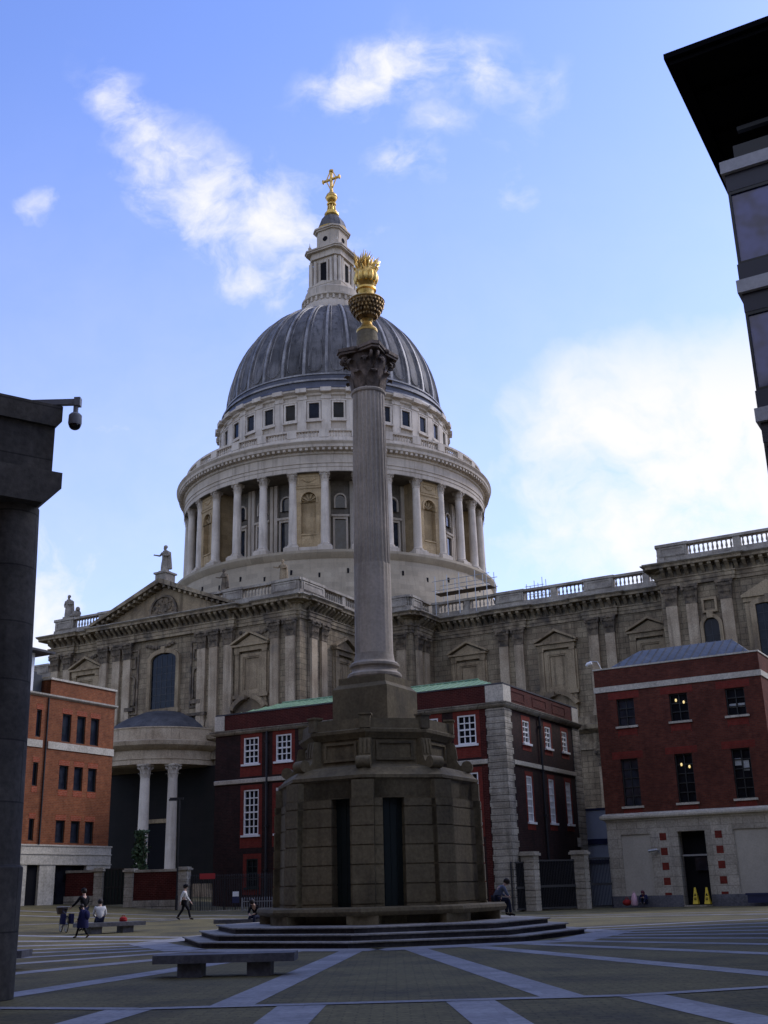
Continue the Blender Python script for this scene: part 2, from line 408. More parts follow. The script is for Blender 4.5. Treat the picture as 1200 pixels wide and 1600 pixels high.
def strip(mb, p, q, w, step=1.0, h=.006):
    p, q = Vector(p), Vector(q); d = q-p; L = d.length; d.normalize(); n = Vector((-d.y, d.x))*w/2
    k = max(1, int(L/step)); base = len(mb.v)
    for i in range(k+1):
        c = p+d*L*i/k
        for s_ in (-1, -.33, .33, 1):
            a = c+n*s_
            mb.v.append((a.x, a.y, gz(a.x,a.y)+h))
    for i in range(k):
        for s_ in range(3):
            b = base+i*4+s_
            mb.f.append((b, b+1, b+5, b+4))
def pol(r, deg): return (MC[0]+r*sin(R(deg)), MC[1]-r*cos(R(deg)))
bands = MB()
inner = [-4.9+12.35*k for k in range(-9, 11)]
for a in inner:
    strip(bands, pol(8.0, a), pol(23.0, a), .66, h=.007)
for a in inner:
    for da in (3.2, 9.3):
        if -40 < a+da < 50: strip(bands, pol(23.2, a+da-.5), pol(44, a+da-.5), .72, h=.007)
for k in range(-8, 9):                                   # thin polygonal ring linking the bands
    a0, a1 = -8.2+18*k, -8.2+18*(k+1)
    strip(bands, pol(23.3, a0), pol(23.3, a1), .30, h=.012)
for k in range(8):                                       # octagonal border round the steps
    a0, a1 = 45*k, 45*(k+1)
    strip(bands, pol(8.0, a0), pol(8.0, a1), 1.3, h=.010)
for y in (66, 70.5):
    strip(bands, (-24, y), (30, y-12), .5, h=.009)
o = bands.build('pavement_bands', M['bandgranite']); tag(o, kind='structure')

# ================================================================== CATHEDRAL
CATH = empty('cathedral', (-7,152,0), R(-29))
tag(CATH, 'large pale stone domed cathedral with gilded cross behind the brick houses', 'cathedral')
def P(mb, name, mat, parent=None, **k): return mb.build(name, M[mat], parent or CATH, **k)
# ---- walls
w = MB(); w.box(-17.4,17.4,-35.4,18,0,30.1); P(w, 'transept_wall', 'rust')
w = MB(); w.box(17.42,23.4,-22.3,18,0,30.12); P(w, 'corner_bastion', 'rust')
w = MB(); w.box(23.42,52,-17,18,0,30.08); P(w, 'nave_wall', 'rust')
w = MB(); w.box(52.02,92,-25,20,0,30.1); P(w, 'chapel_wall', 'rust')
w = MB(); w.box(-70,-17.42,-17,18,0,30.06); P(w, 'choir_wall', 'rust')
# ---- path with breaks forward at the pilasters
SEG = [((-17.4,-17),(-17.4,-35.4), []),
       ((-17.4,-35.4),(17.4,-35.4), [(.3,3.8,.35),(8.0,26.8,.6),(30.9,34.4,.35)]),
       ((17.4,-35.4),(17.4,-22.3), [(1.2,5.0,.35)]),
       ((17.4,-22.3),(23.4,-22.3), [(2.2,5.6,.35)]),
       ((23.4,-22.3),(23.4,-17), [(.6,3.8,.35)]),
       ((23.4,-17),(52,-17), [(7.9,11.4,.35),(18.2,21.7,.35)]),
       ((52,-17),(52,-25), []),
       ((52,-25),(92,-25), [(.3,7.1,.35),(12.6,19,.35)])]
PATH = []
for p0, p1, br in SEG:
    mt, L = facade_m(p0, p1)
    q = lambda t, d: (mt @ Vector((t,-d,0)))[:2]
    if not PATH: PATH.append(q(0,0))
    for a, b_, pr in br:
        PATH += [q(a,0), q(a,pr), q(b_,pr), q(b_,0)]
    PATH.append(q(L,0))
ent = MB()
ent.sweep(PATH, [(-.3,28.2),(.16,28.2),(.16,28.5),(.24,28.55),(.24,28.88),(.34,28.95),(.34,29.06),(.06,29.1),(.06,29.72),(.32,29.78),(.36,29.9),(1.12,29.95),(1.12,30.16),(1.3,30.34),(1.3,30.42),(.5,30.62),(-.3,30.62)])
br = ent
for i in range(len(PATH)-1):
    mt, L = facade_m(PATH[i], PATH[i+1])
    if L < 1.0: continue
    k = max(1, round((L-.3)/.72))
    br.m = mt
    for j in range(k):
        t = (j+.5)*L/k
        br.prism_x([(0,29.08),(-.14,29.12),(-.3,29.3),(-.95,29.72),(-1.0,29.94),(0,29.94)], t-.17, t+.17)
ent.m = Matrix(); P(ent, 'entablature', 'cornice')
lip = MB()
lip.sweep(PATH, [(1.1,30.20),(1.36,30.36),(1.36,30.45),(1.1,30.43)]); P(lip, 'cornice_lip', 'rail')
lo = MB()
lo.sweep(PATH, [(-.3,14.6),(.15,14.6),(.15,15.2),(.06,15.25),(.06,16.2),(.35,16.35),(.85,16.6),(.95,17.0),(.4,17.15),(.22,17.2),(.22,17.9),(.12,18.0),(-.3,18.0)])
P(lo, 'string_course', 'cornice')
# ---- balustrades
def baluster(mb, x, y, z0, h, r=.13):
    mb.lathe([(r*.9,z0),(r*.9,z0+.08*h),(r*.55,z0+.14*h),(r*1.05,z0+.36*h),(r*.5,z0+.72*h),(r*.85,z0+.86*h),(r*.95,z0+.9*h),(r*.95,z0+h)], 8, (x,y), caps=False)
def balustrade(p0, p1, solids, zb=30.6, lo_only=None, inset=.1):
    mt, L = facade_m(p0, p1); mb = MB(); mb.m = mt
    y0, y1 = inset, inset+.62
    mb.box(0, L, y0-.06, y1+.06, zb-.3, zb+.5)
    mb.box(0, L, y0-.02, y1+.02, zb+.5, zb+.72)
    pos = 0.0; solids = sorted(solids)
    gaps = []
    for a, b_ in solids:
        if a > pos: gaps.append((pos, a))
        mb.box(a, b_, y0-.08, y1+.08, zb+.72, zb+1.72)
        mb.ring_y([(a+.2,zb+.8),(b_-.2,zb+.8),(b_-.2,zb+1.66),(a+.2,zb+1.66)], [(a+.42,zb+.98),(b_-.42,zb+.98),(b_-.42,zb+1.5),(a+.42,zb+1.5)], y0-.14, y0-.07)
        mb.box(a-.12, b_+.12, y0-.2, y1+.2, zb+1.74, zb+2.02)
        pos = b_
    if pos < L: gaps.append((pos, L))
    for a, b_ in gaps:
        subs = [(a, b_)]
        if b_-a > 5.2:
            m_ = (a+b_)/2; mb.box(m_-.34, m_+.34, y0, y1, zb+.72, zb+1.72); subs = [(a, m_-.34), (m_+.34, b_)]
        mb.box(a, b_, y0-.12, y1+.12, zb+1.72, zb+1.98)
        for s0, s1 in subs:
            k = max(1, int((s1-s0)/.42))
            for j in range(k):
                baluster(mb, s0+(j+.5)*(s1-s0)/k, (y0+y1)/2, zb+.72, 1.0, .12)
    return P(mb, 'balustrade', 'rail')
balustrade((-17.4,-35.4),(17.4,-35.4), [(.2,3.0),(7.0,10.0),(24.8,27.4),(31.2,34.6)])
balustrade((17.4,-35.4),(17.4,-22.3), [(.5,4.9)])
balustrade((17.4,-22.3),(23.4,-22.3), [(.5,5.5)])
balustrade((23.4,-22.3),(23.4,-17), [(.5,3.0)])
balustrade((23.4,-17),(52,-17), [(0,.8),(8.0,11.3),(18.3,21.6)])
balustrade((52,-25),(92,-25), [(.1,3.0),(12.4,15.2),(24,27)])
balustrade((52,-17),(52,-25), [(.5,7.8)])
balustrade((-70,-17),(-17.4,-17), [(10,13),(20,23),(30,33),(40,43)])
ce = MB(); ce.sweep([(-70,-17),(-17.45,-17)], [(-.3,28.2),(.2,28.2),(.2,29),(.1,29.1),(.1,29.8),(1.1,29.95),(1.3,30.4),(-.3,30.6)]); P(ce, 'choir_entablature', 'cornice')
# ---- pilasters (upper and lower order)
def pilaster_mesh(w, z0, z1):
    mb = MB(); h = w/2
    mb.box(-h-.16,h+.16,-.44,0,z0,z0+.5); mb.box(-h-.09,h+.09,-.38,0,z0+.5,z0+.75)
    mb.box(-h,h,-.3,0,z0+.75,z1)
    return mb
def pilcap_mesh(w, z0, h_):
    mb = MB(); h = w/2
    mb.add([(-h,-.3,z0),(h,-.3,z0),(h,0,z0),(-h,0,z0),(-h-.2,-.5,z0+h_*.84),(h+.2,-.5,z0+h_*.84),(h+.2,0,z0+h_*.84),(-h-.2,0,z0+h_*.84)],
           [(0,3,2,1),(4,5,6,7),(0,1,5,4),(1,2,6,5),(2,3,7,6),(3,0,4,7)])
    mb.box(-h-.3,h+.3,-.6,0,z0+h_*.86,z0+h_)
    mb.box(-h-.05,h+.05,-.36,0,z0-.06,z0+.08)
    for row in range(2):
        n = 3+row
        for i in range(n):
            x = -h+(i+.5)*w/n; zz = z0+.1+row*h_*.34; ww = w/n*.42
            yf = -.32-.08*row
            mb.add([(x-ww,yf,zz),(x+ww,yf,zz),(x+ww,yf-.08,zz+h_*.24),(x-ww,yf-.08,zz+h_*.24),(x+ww*.7,yf-.26,zz+h_*.3),(x-ww*.7,yf-.26,zz+h_*.3),(x,yf-.2,zz+h_*.2)],
                   [(0,1,2,3),(3,2,4,5),(5,4,6)])
    for s in (-1,1): mb.ball((s*(h+.14),-.5,z0+h_*.76), (.17,.17,.2), 8, 6)
    mb.ball((0,-.62,z0+h_*.9), (.13,.1,.13), 8, 6)
    return mb
PIL_W = 1.05
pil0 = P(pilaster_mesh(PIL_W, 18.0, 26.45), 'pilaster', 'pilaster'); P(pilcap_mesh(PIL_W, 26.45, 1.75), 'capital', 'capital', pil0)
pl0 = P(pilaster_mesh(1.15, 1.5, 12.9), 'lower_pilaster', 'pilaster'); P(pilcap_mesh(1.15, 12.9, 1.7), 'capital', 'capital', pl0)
first = True
def put_pilasters(p0, p1, ts, pr=.3, lower=True):
    global first
    mt, L = facade_m(p0, p1); rz = math.atan2(p1[1]-p0[1], p1[0]-p0[0])
    for t in ts:
        lc = mt @ Vector((t, -pr, 0))
        if first:
            pil0.location = lc; pil0.rotation_euler = (0,0,rz); pl0.location = lc; pl0.rotation_euler = (0,0,rz); first = False
        else:
            dup(pil0, CATH, lc, rz)
            if lower: dup(pl0, CATH, lc, rz)
put_pilasters((-17.4,-35.4),(17.4,-35.4), [1.0,2.9,31.9,33.8], .1)
put_pilasters((-17.4,-35.4),(17.4,-35.4), [8.7,10.6,12.2,22.6,24.2,26.1], .32, False)
put_pilasters((17.4,-35.4),(17.4,-22.3), [2.2,4.1], .1)
put_pilasters((17.4,-22.3),(23.4,-22.3), [3.0,4.8], .1, False)
put_pilasters((23.4,-22.3),(23.4,-17), [1.2,2.9], .1, False)
put_pilasters((23.4,-17),(52,-17), [8.75,10.55,19.05,20.85], .1)
put_pilasters((52,-25),(92,-25), [1.05,2.95,6.2,13.4,15.3], .1)
for p0, p1, brs in SEG:                                     # broad plain projections behind the pilasters
    mt, L = facade_m(p0, p1)
    for a, b_, pr in brs:
        bk = MB(); bk.m = mt; bk.box(a+.12, b_-.12, -pr+.24 if pr < .5 else -.31, .1, 0.02, 28.25); P(bk, 'pilaster_backing', 'rust')
# ---- aedicules (blind pedimented windows)
def aedicule(p0, p1, t, dark=None):
    mt, L = facade_m(p0, p1); rz = math.atan2(p1[1]-p0[1], p1[0]-p0[0])
    lc = mt @ Vector((t, 0, 0))
    mb = MB()
    for s in (-1,1):
        a, b_ = sorted((s*1.5, s*1.98)); mb.box(a, b_, -.34, 0, 20.9, 25.2); mb.box(a-.06,b_+.06,-.42,0,25.2,25.45)
        a, b_ = sorted((s*1.98, s*2.2)); mb.box(a, b_, -.16, 0, 20.9, 25.2)
    mb.box(-2.1,2.1,-.42,0,25.45,25.95); mb.box(-2.3,2.3,-.66,0,25.95,26.15)
    mb.prism_y([(-2.0,26.17),(2.0,26.17),(0,27.15)], -.34, 0)
    for s in (-1,1):
        mb.prism_y([(s*2.42,26.16),(s*2.42,26.38),(0,27.58),(0,27.3)], -.72, 0)
    mb.ring_y([(-1.48,20.95),(1.48,20.95),(1.48,25.2),(-1.48,25.2)], [(-1.05,21.3),(1.05,21.3),(1.05,24.85),(-1.05,24.85)], -.24, 0)
    mb.ring_y([(-1.05,21.3),(1.05,21.3),(1.05,24.85),(-1.05,24.85)], [(-.9,21.4),(.9,21.4),(.9,24.7),(-.9,24.7)], -.16, 0)
    mb.box(-2.2,2.2,-.46,0,20.55,20.93)
    mb.box(-1.9,1.9,-.2,0,18.1,20.55)
    n = 8                                                  # broken curved pediment of the window below
    for s in (-1,1):
        pts = []
        for i in range(n+1):
            a = R(28+ (80-28)*i/n); pts.append((s*2.55*cos(a), 18.3+2.55*sin(a)))
        inn = [(x*.82, 18.3+(z-18.3)*.82) for x, z in pts]
        mb.prism_y(pts+inn[::-1], -.9, -.18)
    o = P(mb, 'aedicule', 'stone', loc=lc, rz=rz)
    nm = MB()
    nm.prism_y(arch_poly(0,.62,21.6,23.6,.62), -.07, .0); nm.box(-.88,.88,-.04,0,21.42,24.68)
    P(nm, 'blind_panel', 'stone', o)
    return o
aed = None
for p0, p1, ts in (((-17.4,-35.4),(17.4,-35.4),(5.9,28.9)), ((17.4,-35.4),(17.4,-22.3),(8.4,)), ((23.4,-17),(52,-17),(4.4,14.8,25.0))):
    for t in ts: aedicule(p0, p1, t)
# chapel window (dark glass)
def big_window(p0, p1, t, hw, z0, z1, rise, name='window', fr=.45):
    mt, L = facade_m(p0, p1); rz = math.atan2(p1[1]-p0[1], p1[0]-p0[0]); lc = mt @ Vector((t,0,0))
    mb = MB()
    mb.ring_y(arch_poly(0,hw+fr,z0-.1,z1+.05,rise+fr), arch_poly(0,hw,z0,z1,rise), -.62, .0)
    mb.box(-hw-fr-.2,hw+fr+.2,-.8,0,z0-.55,z0-.1)
    mb.box(-.28,.28,-.8,-.3,z1+rise-.05,z1+rise+fr+.25)
    o = P(mb, name, 'stone', loc=lc, rz=rz)
    gm = MB(); gm.prism_y(arch_poly(0,hw-.01,z0+.01,z1,rise-.01), -.36, -.32)
    P(gm, 'pane', 'glassdark', o)
    gb = MB()
    k = max(2, int(hw*2/.6))
    for i in range(1,k): x = -hw+2*hw*i/k; gb.box(x-.03,x+.03,-.39,-.35,z0,z1+rise*.6)
    k = int((z1-z0)/.7)
    for i in range(1,k): z = z0+(z1-z0)*i/k; gb.box(-hw,hw,-.385,-.355,z-.025,z+.025)
    P(gb, 'glazing_bar', 'iron', o)
    return o
big_window((-17.4,-35.4),(17.4,-35.4), 17.4, 1.75, 20.5, 25.8, .75)
big_window((52,-25),(92,-25), 4.6, .72, 20.6, 24.0, .75, fr=.3)
big_window((52,-25),(92,-25), 10.0, 1.25, 20.6, 25.4, .1, fr=.5)
cw = MB(); cw.m = facade_m((52,-25),(92,-25))[0]
cw.prism_y([(7.6,26.16),(12.4,26.16),(12.4,26.4),(10.0,27.6),(7.6,26.4)], -.7, 0); cw.box(7.7,12.3,-.5,0,25.75,26.16)
for s in (-1,1): cw.box(10+s*1.95-.25,10+s*1.95+.25,-.35,0,20.5,25.75)
cw.ring_y([(3.9,25.3),(5.3,25.3),(5.3,26.7),(3.9,26.7)], [(4.1,25.5),(5.1,25.5),(5.1,26.5),(4.1,26.5)], -.44, -.1)
P(cw, 'chapel_pediment', 'stone')
# transept niche panels and pedestals between the pilasters
for x in (-4.6, 4.6):
    tn = MB()
    tn.ring_y([(x-1.0,20.2),(x+1.0,20.2),(x+1.0,27.4),(x-1.0,27.4)], [(x-.8,20.4),(x+.8,20.4),(x+.8,27.2),(x-.8,27.2)], -35.86, -35.7)
    tn.ring_y(arch_poly(x,.62,21.2,23.9,.62), arch_poly(x,.45,21.2,23.9,.45), -35.9, -35.7)
    tn.box(x-.6,x+.6,-36.1,-35.7,20.6,21.0); tn.ring_y([(x-.6,25.3),(x+.6,25.3),(x+.6,26.6),(x-.6,26.6)], [(x-.45,25.45),(x+.45,25.45),(x+.45,26.45),(x-.45,26.45)], -35.86, -35.7)
    tn.box(x-1.3,x+1.3,-36.15,-35.7,19.3,19.6)
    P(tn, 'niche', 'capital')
for x0 in (-14.0,-2.4,10.0):                                # carved garland band beside the capitals
    tn = MB()
    for i in range(9):
        tn.ball((x0+.45*i, -35.95 if abs(x0) < 3 else -35.5, 27.55-.35*sin(pi*i/8)), (.24,.16,.22), 8, 6)
    P(tn, 'garland', 'capital')
# ---- pediment
pd = MB()
pd.prism_y([(-8.9,30.5),(8.9,30.5),(0,33.95)], -36.15, -30)
P(pd, 'pediment', 'stone')
for s in (-1,1):
    rk = MB()
    rk.prism_y([(s*10.0,30.42),(s*10.0,30.75),(0,34.75),(0,34.2)], -37.3, -30.2)
    rk.prism_y([(s*9.4,30.42),(s*9.0,30.5),(0,34.05),(0,34.25)], -36.8, -30.2)
    for i in range(12):
        t = (i+.6)/12.4; x = s*9.3*(1-t); z = 30.55+(34.15-30.55)*t
        rk.box(x-.16,x+.16,-37.1,-36.1,z-.28,z+.02)
    P(rk, 'raking_cornice', 'cornice')
rl = MB(); rl.ring_y(arch_poly(0,1.95,30.75,31.0,2.0,14), arch_poly(0,1.7,30.95,31.0,1.75,14), -36.4, -36.1)
random.seed(3)
for i in range(46):
    a = random.uniform(.05,pi-.05); r_ = 1.6*math.sqrt(random.random())
    rl.ball((r_*cos(a), -36.16, 31.0+r_*sin(a)), (random.uniform(.12,.3), .16, random.uniform(.12,.3)), 8, 5)
P(rl, 'relief', 'capital')
pdst = MB(); pdst.box(-.75,.75,-37.0,-35.4,34.3,35.3); pdst.box(-.9,.9,-37.15,-35.25,35.3,35.5); P(pdst, 'statue_plinth', 'rail')
# ---- portico
PC = (0,-35.4)
pe = MB()
arc = [(PC[0]-6.9*cos(pi*i/40), PC[1]-6.9*sin(pi*i/40)) for i in range(41)]
pe.sweep(arc, [(-1.1,14.0),(.05,14.0),(.05,14.45),(.14,14.5),(.0,14.56),(.0,15.4),(.4,15.5),(.85,15.85),(.95,16.25),(.3,16.4),(.12,16.45),(.12,17.55),(.2,17.6),(.2,17.72),(-.5,17.74),(-1.1,16.6)])
portico = P(pe, 'portico', 'pilaster')
pr_ = MB(); pr_.lathe([(6.5,17.3),(5.6,18.3),(4.2,19.2),(2.2,20.0),(.02,20.35)], 24, PC, pi, 2*pi, caps=False); P(pr_, 'portico_roof', 'roofgrey', portico)
pf = MB(); pf.lathe([(.02,13.9),(6.4,13.9),(6.4,14.1),(.02,14.1)], 24, PC, pi, 2*pi, caps=False); P(pf, 'portico_ceiling', 'stone', portico)
ps = MB()
for k in range(5): ps.lathe([(8.6-.35*k,0),(8.6-.35*k,.5*(k+1)),(.02,.5*(k+1))], 30, PC, pi, 2*pi, caps=False)
P(ps, 'portico_steps', 'pilaster', portico)
pc0 = P(column_mesh(.55,2.5,13.2+1.1), 'portico_column', 'drumcol', portico); cap0 = P(capital_mesh(.47,12.6,1.4), 'capital', 'drumstone', pc0)
for i, a in enumerate((-49.5,-25,25,49.5)):
    lc = (PC[0]+6.45*sin(R(a)), PC[1]-6.45*cos(R(a)), 0)
    if i == 0: pc0.location = lc
    else: dup(pc0, portico, lc)
bw_ = MB(); bw_.box(-8.95,8.95,-35.98,-35.3,2.5,14.0); P(bw_, 'portico_shade_panel', 'porticoshade', portico)  # dark panel standing for the shade behind the columns
dr = MB(); dr.ring_y([(-2.0,2.5),(2.0,2.5),(2.0,9.0),(-2.0,9.0)], [(-1.6,2.5),(1.6,2.5),(1.6,8.6),(-1.6,8.6)], -36.2, -35.9); P(dr, 'door_frame', 'stone', portico)
dr = MB(); dr.box(-1.6,1.6,-36.03,-35.9,2.5,8.6); P(dr, 'door', 'void', portico)
pp = MB(); pp.box(9.0,10.6,-36.3,-35.3,0,14.6); P(pp, 'portico_pier', 'rust')
# ================================================================== DOME
dm = MB()
dm.lathe([(22.6,27),(22.6,33.0),(22.2,36),(21.8,39.6),(22.1,39.9),(22.35,40.3),(22.35,40.62),(17.6,40.62)], 128); P(dm, 'drum_podium', 'podium')
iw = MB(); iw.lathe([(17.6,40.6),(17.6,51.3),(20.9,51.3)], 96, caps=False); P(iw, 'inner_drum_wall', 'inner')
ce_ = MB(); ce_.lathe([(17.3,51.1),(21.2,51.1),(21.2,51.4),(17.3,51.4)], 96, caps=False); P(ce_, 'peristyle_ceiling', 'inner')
en = MB(); en.lathe([(19.9,51.18),(21.22,51.18),(21.22,51.7),(21.3,51.75),(21.3,52.15),(21.4,52.2),(21.2,52.25),(21.2,53.35),(21.4,53.45),(21.4,53.75),(22.15,54.1),(22.15,54.45),(22.4,54.75),(22.4,54.85),(21.3,55.05),(16.3,55.1)], 128, caps=False)
md = en
for i in range(192):
    a = 2*pi*i/192; md.m = Matrix.Rotation(a,4,'Z'); md.box(21.3,22.05,-.17,.17,53.72,54.08)
en.m = Matrix(); P(en, 'drum_entablature', 'drumstone')
col0 = P(column_mesh(.56,41.35,51.2+0), 'peristyle_column', 'drumcol'); P(capital_mesh(.48,49.95,1.25), 'capital', 'drumstone', col0)
pw = MB(); pw.box(-.95,.95,-.95,.95,40.55,41.38); P(pw, 'column_plinth', 'drumstone', col0)
for k in range(32):
    a = R(-67.5+5.625+11.25*k)
    lc = (20.55*cos(a), 20.55*sin(a), 0)
    if k == 0: col0.location = lc; col0.rotation_euler = (0,0,a)
    else: dup(col0, CATH, lc, a)
def bay_mesh():
    mb = MB()
    hw = 1.85
    out = [(-hw,41.4),(-.95,41.4),(-.95,47.7)] + [(-.95*cos(pi*i/12), 47.7+.95*sin(pi*i/12)) for i in range(1,12)] + [(.95,47.7),(.95,41.4),(hw,41.4),(hw,51.15),(-hw,51.15)]
    mb.prism_y(out, -.15, 2.9)
    mb.box(-hw,hw,.55,2.9,41.4,51.1)
    mb.box(-.95,.95,-.08,.6,41.4,43.2)
    mb.ring_y(arch_poly(0,1.15,47.2,47.7,1.15), arch_poly(0,.95,47.2,47.7,.95), -.26, -.1)
    mb.box(-1.6,1.6,-.24,-.1,46.95,47.2) if False else None
    mb.box(-1.7,1.7,-.25,-.1,49.15,49.4)
    mb.ring_y([(-1.4,49.5),(1.4,49.5),(1.4,50.9),(-1.4,50.9)], [(-1.2,49.7),(1.2,49.7),(1.2,50.7),(-1.2,50.7)], -.22, -.1)
    mb.box(-1.0,1.0,-.2,-.05,43.05,43.22)
    for i in range(7): mb.ball((-.75+.25*i, -.16, 50.35-.3*sin(pi*i/6)), (.15,.12,.14), 6, 5)
    return mb
bay0 = P(bay_mesh(), 'niche_bay', 'bay')
sh = MB()                                                   # shell head in the niche
for i in range(9):
    a = pi*(i+.5)/9
    sh.prism_y([(0,47.55),(.93*cos(a-.17),47.7+.93*sin(a-.17)),(.93*cos(a),47.7+.88*sin(a)),(.93*cos(a+.17),47.7+.93*sin(a+.17))], .35-.18*(i%2), .56)
P(sh, 'shell_head', 'bay', bay0)
bb = MB(); bb.box(-2.55,2.55,-.55,1.4,40.55,41.42); P(bb, 'bay_base', 'drumstone', bay0)
for k in range(8):
    a = R(-67.5+45*k); lc = (20.45*cos(a),20.45*sin(a),0)
    if k == 0: bay0.location = lc; bay0.rotation_euler = (0,0,a+pi/2)
    else: dup(bay0, CATH, lc, a+pi/2)
# windows and niches on the inner wall, one per open bay
wm = MB()
wm.ring_y([(-.95,41.5),(.95,41.5),(.95,46.2),(-.95,46.2)], [(-.7,41.5),(.7,41.5),(.7,45.9),(-.7,45.9)], -.3, .3)
wm.box(-1.15,1.15,-.45,.3,46.2,46.5)
wm.ring_y(arch_poly(0,.8,47.4,48.6,.8), arch_poly(0,.6,47.4,48.6,.6), -.25, .3)
for s in (-1,1): wm.box(s*1.45-.22,s*1.45+.22,-.25,.3,41,51)
w0 = P(wm, 'drum_window', 'drumstone')
pn = MB(); pn.box(-.7,.7,-.06,.3,41.5,45.9); pn.prism_y(arch_poly(0,.6,47.4,48.6,.6), -.05, .3); P(pn, 'pane', 'glassblue', w0)
k0 = True
for k in range(32):
    if k % 4 == 0: continue
    a = R(-67.5+11.25*k); lc = (17.62*cos(a),17.62*sin(a),0)
    if k0: w0.location = lc; w0.rotation_euler = (0,0,a+pi/2); k0 = False
    else: dup(w0, CATH, lc, a+pi/2)
hl = MB(); hl.box(21.6,22.06,-.12,.12,37.2,37.8); hl0 = P(hl, 'putlog_hole', 'void')
for k in range(40):
    if k == 0: hl0.rotation_euler = (0,0,R(-63.5))
    else: dup(hl0, CATH, (0,0,.5*(k%2)), R(-67.5+9*k+4))
# stone gallery parapet
gp = MB()
gp.lathe([(20.55,55.0),(21.15,55.0),(21.15,55.75),(21.05,55.8),(20.65,55.8)], 128, caps=False)
gp.lathe([(20.5,56.62),(21.18,56.62),(21.2,56.88),(20.5,56.88)], 128, caps=False)
gp.lathe([(20.55,56.6),(20.5,56.62)], 128, caps=False)
for k in range(32):
    a = R(-67.5+5.625+11.25*k); gp.m = Matrix.Rotation(a,4,'Z'); gp.box(20.5,21.2,-.62,.62,55.78,56.66)
    for j in range(7):
        b_ = R(1.95+(11.25-3.9)*(j+.5)/7); gp.m = Matrix.Rotation(a+b_,4,'Z'); baluster(gp, 20.85, 0, 55.78, .86, .125)
gp.m = Matrix()
P(gp, 'stone_gallery', 'drumcol')
at = MB()
at.lathe([(16.5,55.0),(16.5,58.6),(16.35,58.7),(16.35,63.6),(16.6,63.75),(16.6,64.0),(17.05,64.25),(17.05,64.5),(16.2,64.7)], 128, caps=False)
P(at, 'attic', 'drumstone')
ap = MB()
if True:
    ap.box(16.2,16.62,-.62,.62,58.6,63.7); ap.box(16.2,16.72,-.7,.7,63.1,63.4); ap.box(16.3,17.25,-.72,.72,63.98,64.56)
ap0 = P(ap, 'attic_pilaster', 'drumcol')
for k in range(32):
    a = R(-67.5+5.625+11.25*k)
    if k == 0: ap0.rotation_euler = (0,0,a)
    else: dup(ap0, CATH, rz=a)
aw = MB(); aw.ring_y([(-.92,60.15),(.92,60.15),(.92,62.85),(-.92,62.85)], [(-.68,60.4),(.68,60.4),(.68,62.6),(-.68,62.6)], -.22, .4)
aw.box(-1.1,1.1,-.36,.3,59.9,60.15); aw.box(-1.02,1.02,-.3,.3,62.85,63.0)
aw0 = P(aw, 'attic_window', 'drumcol'); ag = MB(); ag.box(-.68,.68,.0,.4,60.4,62.6); P(ag, 'pane', 'glassdark', aw0)
for k in range(32):
    a = R(-67.5+11.25*k); lc = (16.36*cos(a),16.36*sin(a),0)
    if k == 0: aw0.location = lc; aw0.rotation_euler = (0,0,a+pi/2)
    else: dup(aw0, CATH, lc, a+pi/2)
lb = MB(); lb.lathe([(16.9,64.62),(16.75,65.0),(16.2,65.1),(16.2,65.9)], 128, caps=False); lb.lathe([(16.2,66.2),(15.9,66.25),(15.85,67.0),(15.6,67.05)], 128, caps=False); P(lb, 'lead_base', 'leadband')
lr = MB(); lr.lathe([(16.1,65.85),(16.45,65.9),(16.45,66.15),(16.1,66.2)], 128, caps=False); lr.lathe([(15.6,67.0),(15.98,67.0),(15.98,67.2),(15.5,67.25)], 128, caps=False); P(lr, 'lead_ring', 'leadrib')
def dprof(t): return (15.55*cos(t), 66.6+17.5*sin(t))
TT = [R(x) for x in (0,1.5,3,6,10,15,20,25,30,35,40,45,50,55,60,65,70,73.5)]
ds = MB(); ds.lathe([dprof(t) for t in TT], 128, caps=False); dome = P(ds, 'dome', 'lead')
def ribmesh(hwa, h, t0, t1):
    mb = MB(); n = 16; vs = []
    for i in range(n+1):
        t = t0+(t1-t0)*i/n
        r, z = dprof(t); nxr, nz = cos(t), sin(t)
        w_ = hwa*r
        for (y, d) in ((-w_,-.1),(-w_*.8,h),(w_*.8,h),(w_,-.1)):
            vs.append((r+nxr*d, y, z+nz*d))
    fs = [(i*4+q, i*4+q+1, (i+1)*4+q+1, (i+1)*4+q) for i in range(n) for q in range(3)]
    fs += [(0,1,2,3), (n*4,n*4+3,n*4+2,n*4+1)]
    mb.add(vs, fs); return mb
rb = P(ribmesh(.015,.28,R(2.2),R(73.5)), 'dome_rib', 'leadrib', dome)
def panelmesh():
    mb = MB()
    for s in (-1,1):                                        # thin roll mouldings that frame the panel, joined by a curve at its foot
        vs = []; n = 18
        for i in range(n+1):
            t = R(6.5)+(R(72)-R(6.5))*i/n; r, z = dprof(t); wv = s*.058*r
            for (y, d) in ((wv-.07,-.05),(wv,.13),(wv+.07,-.05)): vs.append((r+cos(t)*d, y, z+sin(t)*d))
        mb.add(vs, [(i*3+q,i*3+q+1,(i+1)*3+q+1,(i+1)*3+q) for i in range(n) for q in range(2)])
    vs = []; n = 12
    for i in range(n+1):
        a = pi*i/n; wv = -.058*15.4*cos(a); t = R(6.5)-R(3.0)*sin(a); r, z = dprof(t)
        for (e, d) in ((-.07,-.05),(0,.13),(.07,-.05)): vs.append((r+cos(t)*d, wv, z+sin(t)*d+e))
    mb.add(vs, [(i*3+q,i*3+q+1,(i+1)*3+q+1,(i+1)*3+q) for i in range(n) for q in range(2)])
    return mb
pm = P(panelmesh(), 'panel_moulding', 'leadrib', dome)
